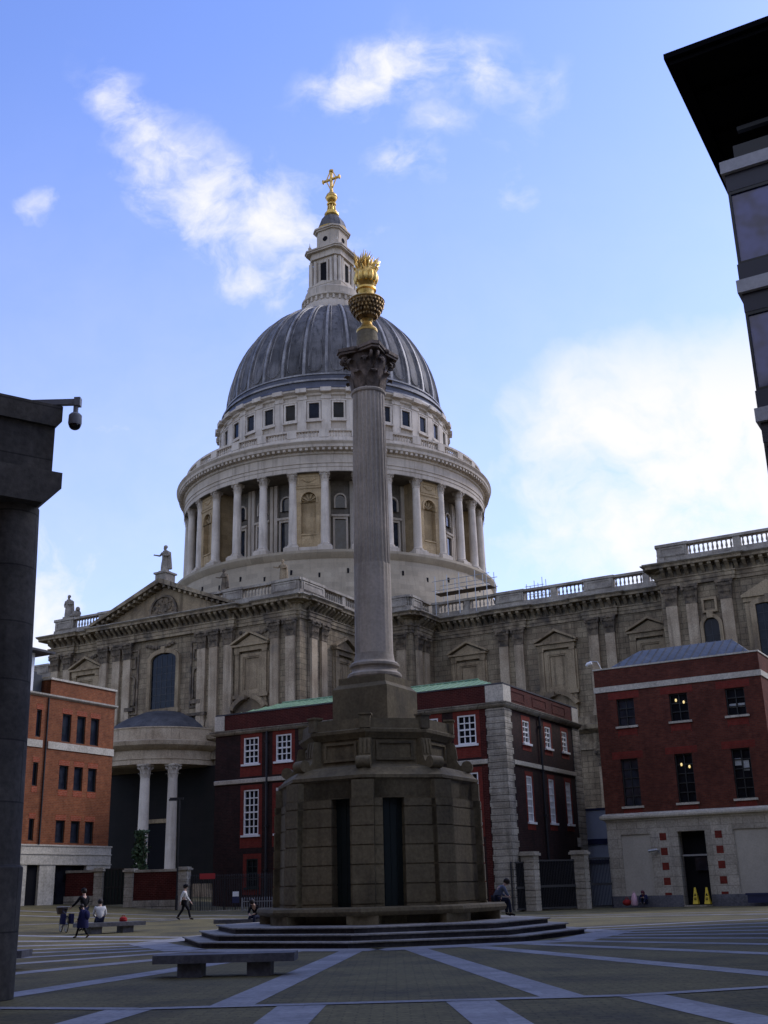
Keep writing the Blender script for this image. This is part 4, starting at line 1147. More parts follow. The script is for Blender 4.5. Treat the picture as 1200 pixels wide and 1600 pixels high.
for x,w,a,b in []:
    tr.ring_y([(x-w/2-.3,a-.9),(x+w/2+.3,a-.9),(x+w/2+.3,b+.34),(x-w/2-.3,b+.34)], [(x-w/2,a),(x+w/2,a),(x+w/2,b),(x-w/2,b)], -.012, .004)
tr.m = Matrix.Rotation(pi/2,4,'Z')
for x,w,a,b in []: tr.ring_y([(x-w/2-.22,a-.5),(x+w/2+.22,a-.5),(x+w/2+.22,b+.3),(x-w/2-.22,b+.3)], [(x-w/2,a),(x+w/2,a),(x+w/2,b),(x-w/2,b)], -.012, .004)
tr.m = Matrix()
tr.prism([(-1.75,-.012),(-1.35,-.012),(-1.35,.01),(-1.75,.01)], 0, 12.9)
tr.build('rubbed_brick_trim', M['brickred'], CH)
for x,w,a,b in top: surround(sash(CH, (x,0,a), 0, w, b-a, 3, 4), w, b-a, .3, .9, .34)
for i, (x,w,a,b) in enumerate(midw+rmid):
    onleft = i < len(midw)
    q = MB(); q.box(-w/2+.1,w/2-.1,.2,.215,(b-a)*(.72 if i % 3 else .5),b-a-.1)
    q.build('blind', M['blind'], CH, (x,0,a) if onleft else (0,x,a), 0 if onleft else pi/2)
for x,w,a,b in midw: surround(sash(CH, (x,0,a), 0, w, b-a, 3, 6), w, b-a, .3, .9, .34)
for x,w,a,b in gr: surround(sash(CH, (x,0,a), 0, w, b-a, 2, 4, 'bronze'), w, b-a, .3, .5, .34)
for x,w,a,b in rtop: surround(sash(CH, (0,x,a), pi/2, w, b-a, 2, 4), w, b-a, .2, .5, .3)
for x,w,a,b in rmid: surround(sash(CH, (0,x,a), pi/2, w, b-a, 3, 6), w, b-a, .2, .5, .3)
hp = [(-23.7,14.1),(-23.7,0),(0,0),(0,14.1)]
cn = MB(); cn.sweep(hp, [(-.2,12.78),(.1,12.78),(.22,12.86),(.34,12.98),(.38,13.1),(.02,13.16),(-.2,13.16)]); cn.build('eaves_cornice', M['quoin'], CH)
pa = MB(); pa.sweep(hp, [(-.35,13.14),(.0,13.14),(.0,14.3),(-.35,14.3)])
pa.m = Matrix.Rotation(pi/2,4,'Z')
for a in (2.4,6.4,10.2): pa.ring_y([(a-1.3,13.4),(a+1.3,13.4),(a+1.3,14.1),(a-1.3,14.1)], [(a-1.2,13.5),(a+1.2,13.5),(a+1.2,14.0),(a-1.2,14.0)], -.03, .01)
pa.m = Matrix()
pa.build('parapet', M['brickred'], CH)
co = MB(); co.sweep(hp, [(-.4,14.3),(.05,14.3),(.05,14.4),(-.4,14.4)]); co.build('coping', M['roofgrey'], CH)
bk = MB(); bk.box(-1.25,.06,-.06,.3,13.18,14.28); bk.box(-.3,.06,.3,1.2,13.18,14.28); bk.build('corner_block', M['portplain'], CH)
bk = MB(); bk.box(-23.8,-22.9,-.06,.3,13.18,14.28); bk.build('corner_block', M['portplain'], CH)
bk = MB(); bk.box(-.3,.06,12.9,14.2,13.18,14.28); bk.build('corner_block', M['portplain'], CH)
sc_ = MB(); sc_.sweep([(-23.7,0),(-1.3,0)], [(-.05,9.16),(.12,9.2),(.14,9.46),(-.05,9.52)]); sc_.build('string_course', M['portplain'], CH); sc_ = MB(); sc_.sweep([(0,1.1),(0,12.7)], [(-.05,9.12),(.12,9.16),(.14,9.42),(-.05,9.48)]); sc_.build('string_course', M['portplain'], CH)
qn = MB()
for i in range(31):
    z = -.3+.42*i; a = 1.3 if i % 2 == 0 else 1.12; b = 1.15 if i % 2 == 0 else .9
    qn.box(-a,.07,-.07,.02,z+.02,z+.40); qn.box(-.02,.068,.02,b,z+.02,z+.40)
qn.box(-1.25,.05,-.05,.02,-.3,12.75); qn.box(-.02,.05,.02,1.0,-.3,12.75)
qn.build('quoin', M['quoin'], CH)
qn = MB(); qn.box(-.02,.05,12.7,14.1,-.3,12.75)
for i in range(31): z = -.3+.42*i; qn.box(-.02,.07,12.65,14.15,z+.02,z+.40)
qn.build('quoin', M['quoin'], CH)
rf = MB()
rf.add([(-23.2,.4,14.3),(-.4,.4,14.3),(-.4,13.8,14.3),(-23.2,13.8,14.3),(-20.5,4.2,15.55),(-3.6,4.2,15.55),(-3.6,9.5,15.55),(-20.5,9.5,15.55)], [(0,1,5,4),(1,2,6,5),(2,3,7,6),(3,0,4,7),(4,5,6,7)])
rf.tube((-20.5,4.2,15.57),(-3.6,4.2,15.57),.09,n=6)
for i in range(40):
    x = -23+22.4*i/39; t = min(1,(x+23.2)/2.7,(-.4-x)/3.2)
    rf.tube((x,.4,14.33),(x, .4+3.8*max(0,t),14.33+1.25*max(0,t)),.035,n=4)
rf.build('roof', M['copper'], CH)
for px, py in ((-18.9,-.14),(-12.9,-.14),(.14,5.9)):
    dp = MB(); dp.tube((px,py,0),(px,py,12.8),.085)
    for z in (3,6,9,12): dp.box(px-.13,px+.13,py-.13,py+.13,z,z+.12)
    dp.build('downpipe', M['iron'], CH)
lp = MB(); lp.box(.05,.3,12.0,12.3,4.1,4.75); lp.build('wall_lamp', M['port'], CH)
# ---- red brick building on the right
RB = empty('brick_building', (14.5,78.8,0), R(-30.5)); tag(RB, 'red brick building with pale stone ground floor and grey seamed roof by the gate', 'building')
RT = [(2.1,1.25,11.76,13.62,'t'),(5.82,1.25,11.76,13.6,'t'),(9.6,1.25,11.78,13.57,'t')]
RM = [(2.0,1.2,6.42,9.55,'m'),(5.73,1.2,6.45,9.6,'m'),(9.5,1.2,6.5,9.65,'m')]
wl = MB(); wall_holes(wl, 0, 11.4, 5.95, 15.8, [(x-w/2,x+w/2,a,b) for x,w,a,b,_ in RT+RM], .3)
wl.box(.0,11.1,.4,11.0,5.95,15.6); wl.box(-.001,.3,.01,11,5.95,15.8); wl.box(11.1,11.401,.01,11,5.95,15.8); wl.box(.0,11.4,.01,.3,14.6,15.79)
wl.build('wall', M['brickmid'], RB)
for i,(x,w,a,b,k_) in enumerate(RT+RM):
    o = sash(RB, (x,0,a), 0, w, b-a, 2, 3 if k_ == 't' else 5, 'frame', 'glassblue' if i in (0,3) else 'glassdark', .24, True, .07, .03, False, sillmat='portplain')
    h_ = b-a; li = MB(); li.box(-w/2-.55,w/2+.4,-.012,.004,h_+.02,h_+.5); li.build('lintel', M['lintelred'], o)
    li = MB(); li.box(-w/2,w/2,-.012,.004,-.62,-.14); li.box(-w/2-.06,-w/2,-.02,.004,-.75,-.14); li.box(w/2,w/2+.06,-.02,.004,-.75,-.14); li.build('apron', M['lintelred'], o)
    if i == 2:
        
        for xa, xb in ((-.5,-.06),(.06,.5)): q = MB(); q.box(xa,xb,.285,.289,.55,.8); q.build('paper_notice', M['curtain'], o)
    if i == 5:
        
        for xa, xb, za, zc in ((-.5,-.08,2.1,2.55),(.02,.4,1.75,2.4)): q = MB(); q.box(xa,xb,.285,.289,za,zc); q.build('paper_notice', M['curtain'], o)
    if i in (0,3):
        q = MB(); q.box(-.52,.52,.285,.289,.05,b-a-.3); q.build('net_curtain', M['glassblue'], o)
    if i in (1,4):
        zt = 1.3 if i == 1 else 2.35
        for dx in (-.22,.3): q = MB(); q.ball((dx,.2,zt+(.12 if dx < 0 else -.05)), (.075,.04,.11), 10, 8); q.build('globe_lamp', M['lamp'], o)
bp = [(0,11),(0,0),(11.4,0),(11.4,11)]
bb = MB(); bb.sweep(bp, [(-.05,14.2),(.07,14.2),(.07,14.58),(-.05,14.6)]); bb.build('stone_band', M['portplain'], RB)
cc = MB(); cc.sweep(bp, [(-.35,15.78),(.06,15.78),(.06,15.88),(-.35,15.9)]); cc.build('coping', M['portplain'], RB)
gf = MB()
hol = [(.95,2.95,.75,4.6),(4.82,6.6,.1,4.66),(8.45,10.6,.75,4.65)]
wall_holes(gf, 0.0, 11.4, -.4, 5.5, hol, .14)
gf.box(.0,4.8,.15,10.9,-.4,5.5); gf.box(6.62,11.4,.15,10.9,-.4,5.5); gf.box(4.8,6.62,1.6,10.9,-.4,5.5); gf.box(4.8,6.62,.16,1.6,4.66,5.5); gf.box(-.002,.2,.01,11,-.4,5.5)
gf.build('ground_floor_wall', M['port'], RB)
for a,b,c,d in (hol[0],hol[2]): g2 = MB(); g2.box(a-.02,b+.02,.10,.13,c-.02,d+.02); g2.build('blank_panel', M['render'], RB)
pl = MB(); pl.box(-.04,4.78,-.05,.0,-.4,.72); pl.build('plinth', M['granite'], RB); pl = MB(); pl.box(6.64,11.45,-.05,.0,-.4,.72); pl.build('plinth', M['granite'], RB)
gc = MB(); gc.sweep(bp, [(-.1,5.42),(.05,5.45),(.08,5.55),(.30,5.62),(.34,5.72),(.32,5.85),(.1,5.98),(-.1,6.0)]); gc.build('ground_floor_cornice', M['portplain'], RB)
for x in (3.6,7.25):
    for z in (.42,1.35,2.28,3.21,4.14): rd = MB(); rd.box(x,x+.45,-.012,.004,z,z+.46); rd.build('red_brick_block', M['lintelred'], RB)
dr = MB(); dr.box(4.82,6.6,.9,.94,.1,4.66)
dro = dr.build('door', M['void'], RB); tb = MB(); tb.box(4.9,6.52,.3,.4,3.1,3.2); tb.build('transom', M['steel'], dro)
tg = MB(); tg.box(5.6,6.4,.62,.64,2.2,3.0); tg.build('door_glass', M['glassblue'], dro)
rr = MB()
rr.add([(.4,.5,15.7),(11.0,.5,15.7),(11.0,10.5,15.7),(.4,10.5,15.7),(2.2,4.0,17.6),(8.9,4.0,17.6),(8.9,7,17.6),(2.2,7,17.6)], [(0,1,5,4),(1,2,6,5),(2,3,7,6),(3,0,4,7),(4,5,6,7)])
for i in range(18):
    x = .7+10.0*i/17; t = max(0,min(1,(x-.4)/1.8,(11-x)/2.1)); rr.tube((x,.5,15.73),(x,.5+3.5*t,15.73+1.9*t),.03,n=4)
rr.build('roof', M['slate'], RB)
# ---- orange brick building on the left
LBd = empty('brick_building', (-20.1,82,0), R(61)); tag(LBd, 'orange brick building with narrow windows in threes above a white stone ground floor', 'building')
LW = []
for zz in ((11.7,13.6),(8.5,10.1),(5.02,6.48)):
    for x in (-4.6,-3.2,-1.85): LW.append((x-.42,x+.42,*zz))
    LW.append((-7.4,-6.95,zz[0]+.1,zz[1]+.02)); LW.append((-10.2,-9.4,*zz)); LW.append((-12.6,-11.8,*zz)); LW.append((-14.2,-13.4,*zz))
wl = MB(); wall_holes(wl, -22, .1, 4.86, 14.7, LW, .25); wl.box(-22,0,.3,12,4.86,14.6); wl.box(-.2,.1,.01,12,4.86,14.7); wl.box(-6.3,.1,.01,.4,14.7,15.8); wl.box(-.3,.1,.02,9,14.7,15.8); wl.box(-6.3,-6.0,.02,9,14.7,15.8)
LBb = wl.build('wall', M['brickor'], LBd)
for a,b,c,d in LW:
    o = sash(LBd, ((a+b)/2,0,c), 0, b-a, d-c, 1, 1, 'frame', 'glassblue', .18, False, .07)
    hw = (b-a)/2; lt = MB(); lt.box(-hw-.08,hw+.08,-.012,.004,d-c+.01,d-c+.36); lt.build('lintel', M['brickorred'], o)
    if 8 < c < 9: lt = MB(); lt.box(-hw-.02,hw+.02,-.012,.004,-.42,-.02); lt.build('apron', M['brickorred'], o)
cn = MB(); cn.sweep([(-22,0),(.1,0),(.1,12)], [(-.1,14.5),(.06,14.55),(.16,14.64),(.18,14.74),(-.1,14.8)]); cn.build('cornice', M['portplain'], LBd)
cp_ = MB(); cp_.sweep([(-6.4,9),(-6.3,0),(.1,0),(.1,9)], [(-.35,15.78),(.08,15.78),(.08,15.92),(-.35,15.92)]); cp_.build('coping', M['portplain'], LBd)
sb_ = MB(); sb_.box(-6.25,.16,-.06,.02,11.12,11.6); sb_.build('string_band', M['portplain'], LBd); sb_ = MB(); sb_.box(-22,-6.75,-.06,.02,11.12,11.6); sb_.build('string_band', M['portplain'], LBd)
jt = MB(); jt.tube((-6.45,-.06,4.9),(-6.45,-.06,14.5),.06,n=6); jt.build('downpipe', M['iron'], LBd)
gf = MB(); wall_holes(gf, -22, .45, -.3, 4.85, [(-7.3,-6.2,.8,3.62),(-4.8,-1.9,.8,3.6),(-12,-9,.8,3.6)], .3); gf.box(-22,.40,.4,12,-.3,4.8); gf.box(.2,.452,.01,12,-.3,4.85)
gf.build('ground_floor_wall', M['portplain'], LBd)
for za, zb_ in ((4.28,4.34),(4.80,4.90),(3.62,3.70)): fs = MB(); fs.box(-22,.5,-.05,.02,za,zb_); fs.build('fascia_moulding', M['portplain'], LBd)
dd = MB(); dd.box(-7.3,-6.2,.2,.24,.8,3.62); dd.build('door', M['void'], LBd)
dd = MB(); dd.box(-4.8,-1.9,.24,.28,.8,3.6); dd.build('shop_window', M['glassdark'], LBd); dd = MB(); dd.box(-12,-9,.24,.28,.8,3.6); dd.build('shop_window', M['glassdark'], LBd)
rp = MB(); rp.box(-9.6,-7.75,.2,3,14.7,17.4); rp.build('rooftop_frame', M['white'], LBd)
cv = MB(); cv.prism_x([(-.6,17.4),(-.6,17.55),(4,18.6),(4,17.4)], -13, -6.7); cv.build('rooftop_canopy', M['roofgrey'], LBd)
bx = MB(); bx.box(-7.6,-6.6,.6,2.2,14.8,16.1); bx.box(-7.4,-6.9,.8,1.6,16.1,16.3); bx.build('plant_box', M['frame'], LBd)

# ---- pale link panel between the two right hand buildings
LK = empty('hoarding', (15.4,88.5,0), R(-29)); tag(LK, 'pale grey panelled wall with dark blue bands behind the narrow gate', 'wall')
q = MB(); q.box(-2.2,2.4,0,.25,0,6.9); q.build('panel', M['hoard'], LK)
q = MB(); q.box(-2.2,2.4,-.1,0,4.35,4.75); q.box(-2.2,2.4,-.1,0,2.95,3.25); q.box(-2.2,2.4,-.06,0,6.85,7.0); q.box(-2.2,-2.1,-.05,0,0,7.0); q.tube((-1.05,-.12,0),(-1.05,-.12,6.9),.07); q.build('blue_band', M['navy'], LK)

# ================================================================== OFFICE TOWER (right)
TW = empty('office_tower', (10.98,30,0), R(-29)); tag(TW, 'modern glass and stone office tower with a black overhanging roof at the right edge', 'office tower')
core = MB(); core.box(.12,36,.4,26,0,22.9); core.build('core', M['towerdark'], TW)
for z in (22.5,18.3,14.1,9.9,5.7,1.5):
    m_ = MB(); m_.prism([(-.12,-.16),(36,-.16),(36,.38),(.36,.38),(.36,26),(-.12,26)], z, z+.42); m_.build('floor_band', M['towerstone'], TW)
    m_ = MB(); m_.prism([(-.02,-.02),(36,-.02),(36,.37),(.36,.37),(.36,26),(-.02,26)], z-.62, z-.004); m_.build('spandrel', M['towerdark'], TW)
    if z < 20: m_ = MB(); m_.prism([(-.04,-.05),(36,-.05),(36,.37),(.36,.37),(.36,26),(-.04,26)], z+.424, z+1.0); m_.build('spandrel', M['towerdark'], TW)
    if z > 2:
        m_ = MB(); m_.prism([(.03,.05),(36,.05),(36,.3),(.3,.3),(.3,26),(.03,26)], z-3.2, z-.63); g_ = m_.build('glazing', M['towerglass'], TW)
        m_ = MB(); m_.box(-.01,36,-.01,.2,z-3.2,z-3.1); m_.box(-.01,36,-.01,.2,z-.73,z-.63)
        for x in rng(.02,36,3.0): m_.box(x-.03,x+.05,-.012,.2,z-3.15,z-.68)
        m_.build('glazing_frame', M['frame'], g_)
        m_ = MB(); m_.box(1.45,1.75,.03,.052,z-3.1,z-.73); m_.build('pale_panel', M['hoard'], g_)
tl = MB(); tl.box(2.2,36,3.4,26,22.92,26.3); tl.build('top_storey', M['soffit'], TW)
pp_ = MB(); pp_.box(.3,36,.2,.6,22.92,23.6)
for x in rng(1.2,36,2.4): pp_.box(x,x+.18,3.1,3.3,22.92,26.3)
pp_.box(.4,36,.9,1.1,24.6,24.75); pp_.build('terrace_rail', M['frame'], TW)
rf = MB(); rf.box(-1.12,38,-1.55,27,26.3,26.5); rf.box(-1.0,38,-1.4,-1.1,26.12,26.3); rf.box(-1.0,-.7,-1.1,27,26.12,26.3)
for y in rng(.4,24,2.4): rf.box(-.6,36,y,y+.15,26.05,26.3)
rf.build('roof', M['soffit'], TW)

# ---- unseen office blocks added behind and beside the camera to shade the square
def office(label, loc, rz, L, D, H):
    o = empty('shading_office_block', loc, rz); tag(o, label, 'office block')
    hs = [(x,x+1.6,z,z+2.2) for x in rng(1.2,L-2.4,3.0) for z in rng(1.2,H-3.4,3.7)]
    m_ = MB(); wall_holes(m_, 0, L, -.3, H, hs, .3); m_.box(0,L,.35,D,-.3,H-.05); m_.build('wall', M['shadingofficewall'], o)
    m_ = MB(); m_.box(.1,L-.1,.28,.34,.5,H-.5); m_.build('glazing', M['glassdark'], o)
    m_ = MB(); m_.sweep([(0,D),(0,0),(L,0),(L,D)], [(-.4,H),(.3,H),(.3,H+.5),(-.4,H+.5)]); m_.build('coping', M['conc'], o)
office('unseen brick and glass office block added behind the viewer to shade the square', (45,-10,0), pi, 95, 20, 36)
office('unseen tall brick office block added along the left to shade the square', (-26,-9,0), pi/2, 58, 25, 28)
# ================================================================== LOGGIA (left) and its camera
LG = empty('loggia', (-6.2,20,0), R(35)); tag(LG, 'tall round stone column carrying a stepped stone beam at the left edge', 'loggia')
be = MB(); be.box(-14,0,0,1.5,10.34,10.66); be.prism_y([(-14,10.22),(-.1,10.22),(0,10.34),(-14,10.34)], .0, 1.5)
be.box(-14,-.1,.08,1.42,9.27,10.22)
be.build('beam', M['conc'], LG)
sl = MB(); sl.box(-14,.06,-.06,1.56,8.95,9.27); sl.prism_y([(-14,8.62),(-.28,8.62),(.06,8.95),(-14,8.95)], -.06, 1.56); sl.build('lower_slab', M['conc'], LG)
cl = MB(); cl.lathe([(.66,0),(.66,2.1),(.61,2.14),(.60,2.2),(.56,5),(.50,7.5),(.47,8.64)], 40); c0 = cl.build('column', M['conc'], LG, (-.60,.65,0)); dup(c0, LG, (-4.6,.65,0)); dup(c0, LG, (-8.6,.65,0)); dup(c0, LG, (-12.6,.65,0))
cam = empty('security_camera', (-6.2,20.0,10.66), 0); tag(cam, 'grey dome camera hanging from a bracket on the stone beam at the left', 'security camera')
q = MB(); q.box(-.75,.33,-.05,.05,.03,.14); q.box(.22,.34,-.07,.07,.0,.17); q.box(-.8,-.6,-.1,.1,-.02,.05); q.build('bracket', M['cctv'], cam)
q = MB(); q.lathe([(.05,-.18),(.05,.02)], 12, (.25,0)); q.lathe([(.05,-.14),(.09,-.16),(.125,-.2),(.13,-.36),(.12,-.40)], 24, (.25,0)); q.build('housing', M['cctv'], cam)
q = MB(); q.ball((.25,0,-.40), (.115,.115,.10), 20, 12); q.build('dome', M['cctvdark'], cam)
def bullet_cam(label, loc, rz):
    c = empty('security_camera', loc, rz); tag(c, label, 'security camera')
    q = MB(); q.tube((0,0,0),(0,-.35,.1),.03); q.box(-.06,.06,-.03,.02,-.1,.1); q.build('bracket', M['steel'], c)
    q = MB(); q.tube((0,-.25,.12),(-.5,-.4,.05),.09,.09,12); q.tube((-.5,-.4,.05),(-.56,-.42,.04),.1,.1,12); q.build('housing', M['steel'], c)
wr = lambda x,y,z: tuple(RB.location + Matrix.Rotation(R(-30.5),3,'Z') @ Vector((x,y,z)))
bullet_cam('small white bullet camera on the pale stone wall left of the doorway', wr(3.45,-.02,3.45), R(-30.5))
rc = empty('security_camera', wr(.55,.15,15.9), R(-30.5)); tag(rc, 'white camera on a bent pole above the corner of the red brick parapet', 'security camera')
q = MB(); q.tube((0,0,0),(-.25,0,.55),.03); q.tube((-.25,0,.55),(-.85,-.05,.62),.03); q.build('pole', M['steel'], rc)
q = MB(); q.tube((-.65,-.05,.5),(-1.0,-.1,.42),.12,.12,12); q.ball((-1.0,-.1,.38), .1, 10, 8); q.build('housing', M['white'], rc)

# ================================================================== WALLS, GATES, RAILINGS
BW = [(-22.9,79.4),(-19.6,78.6),(-17.4,77.9),(-13.65,76.8)]
def seg_frame(p, q):
    d = Vector(q)-Vector(p); return math.atan2(d.y,d.x), d.length
wallA = empty('boundary_wall', (*BW[0],0)); tag(wallA, 'brick panelled boundary wall between stone piers, left of the green gate', 'wall')
wallB = empty('boundary_wall', (*BW[2],0)); tag(wallB, 'brick panelled boundary wall between stone piers, right of the green gate', 'wall')
def pier_mesh(h, w=.62):
    mb = MB(); n = int(h/.35); hw = w/2
    for i in range(n): mb.box(-hw,hw,-hw,hw,h*i/n+.015,h*(i+1)/n-.015)
    mb.box(-hw+.03,hw-.03,-hw+.03,hw-.03,-.4,h)
    mb.box(-hw-.1,hw+.1,-hw-.1,hw+.1,h,h+.14); mb.box(-hw-.02,hw+.02,-hw-.02,hw+.02,h+.14,h+.22)
    return mb
def wall_span(par, p, q, zt, left=True, right=True):
    rz, L = seg_frame(p, q); zb = min(gz(*p), gz(*q)); zp = max(gz(*p), gz(*q)); base = par.location
    off = Vector((p[0]-base.x, p[1]-base.y, 0))
    b = MB(); b.box(.3,L-.3,-.16,.16,zp+.4,zt); b.build('brick_panel', M['brickred'], par, off, rz)
    b = MB(); b.box(.3,L-.3,-.22,.22,zt,zt+.16); b.build('coping', M['quoin'], par, off, rz)
    b = MB(); b.box(.3,L-.3,-.26,.26,zb-.3,zp+.42); b.build('plinth', M['quoin'], par, off, rz)
    for pt, use in ((p,left),(q,right)):
        if not use: continue
        z = gz(*pt); pm2 = pier_mesh(zt+.05-z); pm2.build('pier', M['port'], par, Vector((pt[0]-base.x, pt[1]-base.y, z)), rz)
wall_span(wallA, BW[0], BW[1], 3.1)
wall_span(wallB, BW[2], BW[3], 3.0)
rz, L = seg_frame(BW[1], BW[2])
gt = empty('gate', (*BW[1],gz(*BW[1])), rz); tag(gt, 'solid dark green metal gate between two stone piers', 'gate')
q = MB(); q.box(.34,L-.34,-.04,.04,.05,2.3); q.build('gate_panel', M['bronze'], gt)
q = MB()
for i in range(7): x = .4+(L-.8)*i/6; q.box(x-.03,x+.03,-.08,.08,.05,2.35)
q.box(.34,L-.34,-.07,.07,1.1,1.2); q.box(.34,L-.34,-.07,.07,2.25,2.35); q.build('gate_bar', M['iron'], gt)
def railing(label, p, q, h, mat='iron', sp=.13, r=.014, cat='railing', zoff=.0, name='railing'):
    rz, L = seg_frame(p, q); z = (gz(*p)+gz(*q))/2+zoff
    o = empty(name, (*p,z), rz); tag(o, label, cat)
    m_ = MB()
    for i in range(int(L/sp)): m_.tube((i*sp,0,0),(i*sp,0,h),r,n=5); m_.tube((i*sp,0,h),(i*sp,0,h+.12),r*1.6,.003,n=5)
    m_.build('bar', M[mat], o)
    m_ = MB(); m_.box(0,L,-.025,.025,.15,.2); m_.box(0,.06,-.03,.03,0,h); m_.box(0,L,-.025,.025,h-.18,h-.13)
    for i in range(int(L/2.2)+1): m_.box(i*2.2-.04,i*2.2+.04,-.04,.04,0,h+.05)
    m_.build('rail', M[mat], o)
    return o
railing('tall black iron railing running from the stone pier to behind the column', (-13.2,76.8), (2.5,75.6), 2.35, sp=.115, r=.022)
railing('low pale railing in front of the dark brick house', (-9.6,74.8), (-3.5,74.2), .85, 'steel', sp=.16, r=.02)
sg = empty('sign', (-10.2,76.2,gz(-10.2,76.2))); tag(sg, 'small white notice on a blue plate on the railing', 'sign')
q = MB(); q.box(-.2,.2,-.03,0,.85,1.15); q.build('notice', M['white'], sg); q = MB(); q.box(-.22,.22,-.02,.01,.45,.84); q.build('blue_plate', M['navy'], sg); q = MB(); q.box(-.02,.02,0,.03,0,1.2); q.build('post', M['iron'], sg)
sg = empty('sign', (-12.1,76.5,gz(-12.1,76.5))); tag(sg, 'faded red board fixed high on the black railing', 'sign')
q = MB(); q.box(-.5,.5,-.05,-.02,1.95,2.3); q.box(-.5,.5,-.06,-.05,1.97,2.0); q.build('board', M['redpaint'], sg)
for xa in (-.42,.38): q = MB(); q.box(xa,xa+.04,-.02,.02,0,2.3); q.build('post', M['iron'], sg)
kb = MB(); kb.box(-13,-2,75.9,76.4,gz(-8,76)-.2,gz(-8,76)+.12); o = kb.build('kerb', M['quoin']); tag(o, kind='structure')
# stone gate piers right of the monument
for lb, pt, h in (('stone gate pier nearest the corner of the dark brick house', (8.75,75.2), 3.35), ('stone gate pier beside the red brick building', (12.3,77.4), 3.4)):
    m_ = MB(); n = 8; hw = .44
    for i in range(n): m_.box(-hw,hw,-hw,hw,h*i/n+.02,h*(i+1)/n-.02)
    m_.box(-hw+.04,hw-.04,-hw+.04,hw-.04,-.3,h); m_.box(-hw-.12,hw+.12,-hw-.12,hw+.12,h,h+.16); m_.box(-hw-.04,hw+.04,-hw-.04,hw+.04,h+.16,h+.26)
    o = m_.build('gate_pier', M['port'], None, (*pt,0), R(-29)); tag(o, lb, 'pier')
def gate(label, p, q, h, panel=False):
    rz, L = seg_frame(p, q); o = empty('gate', (*p,0), rz); tag(o, label, 'gate')
    m_ = MB()
    for i in range(int(L/.13)+1): m_.tube((i*.13,0,.1),(i*.13,0,h),.022,n=5)
    m_.build('bar', M['iron'], o)
    m_ = MB(); m_.box(0,L,-.03,.03,.1,.2); m_.box(0,L,-.03,.03,h-.1,h); m_.box(0,L,-.03,.03,h*.45,h*.5); m_.box(0,.07,-.032,.032,.1,h); m_.build('rail', M['iron'], o)
    if panel: m_ = MB(); m_.box(0,L,.02,.05,.15,h*.97); m_.build('gate_panel', M['void'], o)
gate('black iron gates between the two stone gate piers', (9.2,75.5), (11.85,77.1), 3.1, True)
gate('black iron side railing between the house corner and the first gate pier', (7.4,74.2), (8.35,75.0), 3.0, True)
gate('narrow black iron gate between gate pier and red brick building', (12.75,77.5), (14.5,78.6), 3.2)
# lamp post
lp = empty('lamp_post', (-13.95,75.9,gz(-13.95,75.9))); tag(lp, 'slim grey lamp post in front of the portico columns', 'lamp post')
q = MB(); q.tube((0,0,0),(0,0,7.0),.06,.045,10); q.tube((0,0,0),(0,0,.9),.09,.085,10); q.build('pole', M['iron'], lp)
q = MB(); q.box(-.65,.25,-.05,.05,6.9,7.02); q.box(-.7,-.2,-.12,.12,6.82,6.92); q.build('lamp_arm', M['iron'], lp)

# ---- stone benches
def bench(label, loc, rz, L=2.85):
    o = empty('stone_bench', (loc[0],loc[1],gz(*loc)), rz); tag(o, label, 'bench', 'stone benches in the square')
    m_ = MB(); m_.box(-L/2,L/2,-.42,.42,.27,.43); m_.build('seat', M['granite'], o)
    for x in (-.70,.70):
        m_ = MB(); m_.box(x-.24,x+.24,-.3,.3,0,.27); m_.build('leg', M['granite'], o)
    for i in range(4): pass
    return o
bench('long grey stone bench nearest the camera', (-3.45,24.5), R(-.5))
bench('grey stone bench with a person in white sitting on it', (-11.8,49.3), R(38))
bench('grey stone bench with a dark stooping person, close to the column steps', (-6.15,50.2), 0)
bench('grey stone bench half hidden by the left stone column', (-10.15,28.4), 0)
pbm = MB(); pbm.box(0,2.6,-.35,.25,.05,.5); pbm.box(-.1,2.7,-.4,.3,.5,.62)
pb = pbm.build('planter_bench', M['navy'], None, wr(9.1,-.7,.15), R(-30.5)); tag(pb, 'dark blue bench against the pale wall at the right edge', 'bench')

# ---- ivy at the portico column
iv = empty('climbing_plant', (-18.6,86,gz(-18.6,86))); tag(iv, 'leafy climbing plant in front of the left portico column', 'plant')
q = MB(); random.seed(5)
for i in range(5): q.tube((random.uniform(-.2,.2),random.uniform(-.2,.2),0),(random.uniform(-.6,.6),random.uniform(-.3,.3),random.uniform(3,5.5)),.04,.012,5)
q.build('stem', M['bark'], iv)
lf = MB()
for i in range(1100):
    z = random.uniform(1.6,5.0); sp = .42*(1-.5*z/6)+.08*sin(z*4)+.05
    c = Vector((random.gauss(0,sp*.6),random.gauss(0,sp*.5),z)); a = Vector((random.uniform(-1,1),random.uniform(-1,1),random.uniform(-1,1))).normalized(); b = a.orthogonal().normalized(); w_ = random.uniform(.09,.2)
    lf.add([tuple(c-a*w_),tuple(c+b*w_*.7),tuple(c+a*w_),tuple(c-b*w_*.7)], [(0,1,2,3)])
lf.build('leaves', M['leaf'], iv)

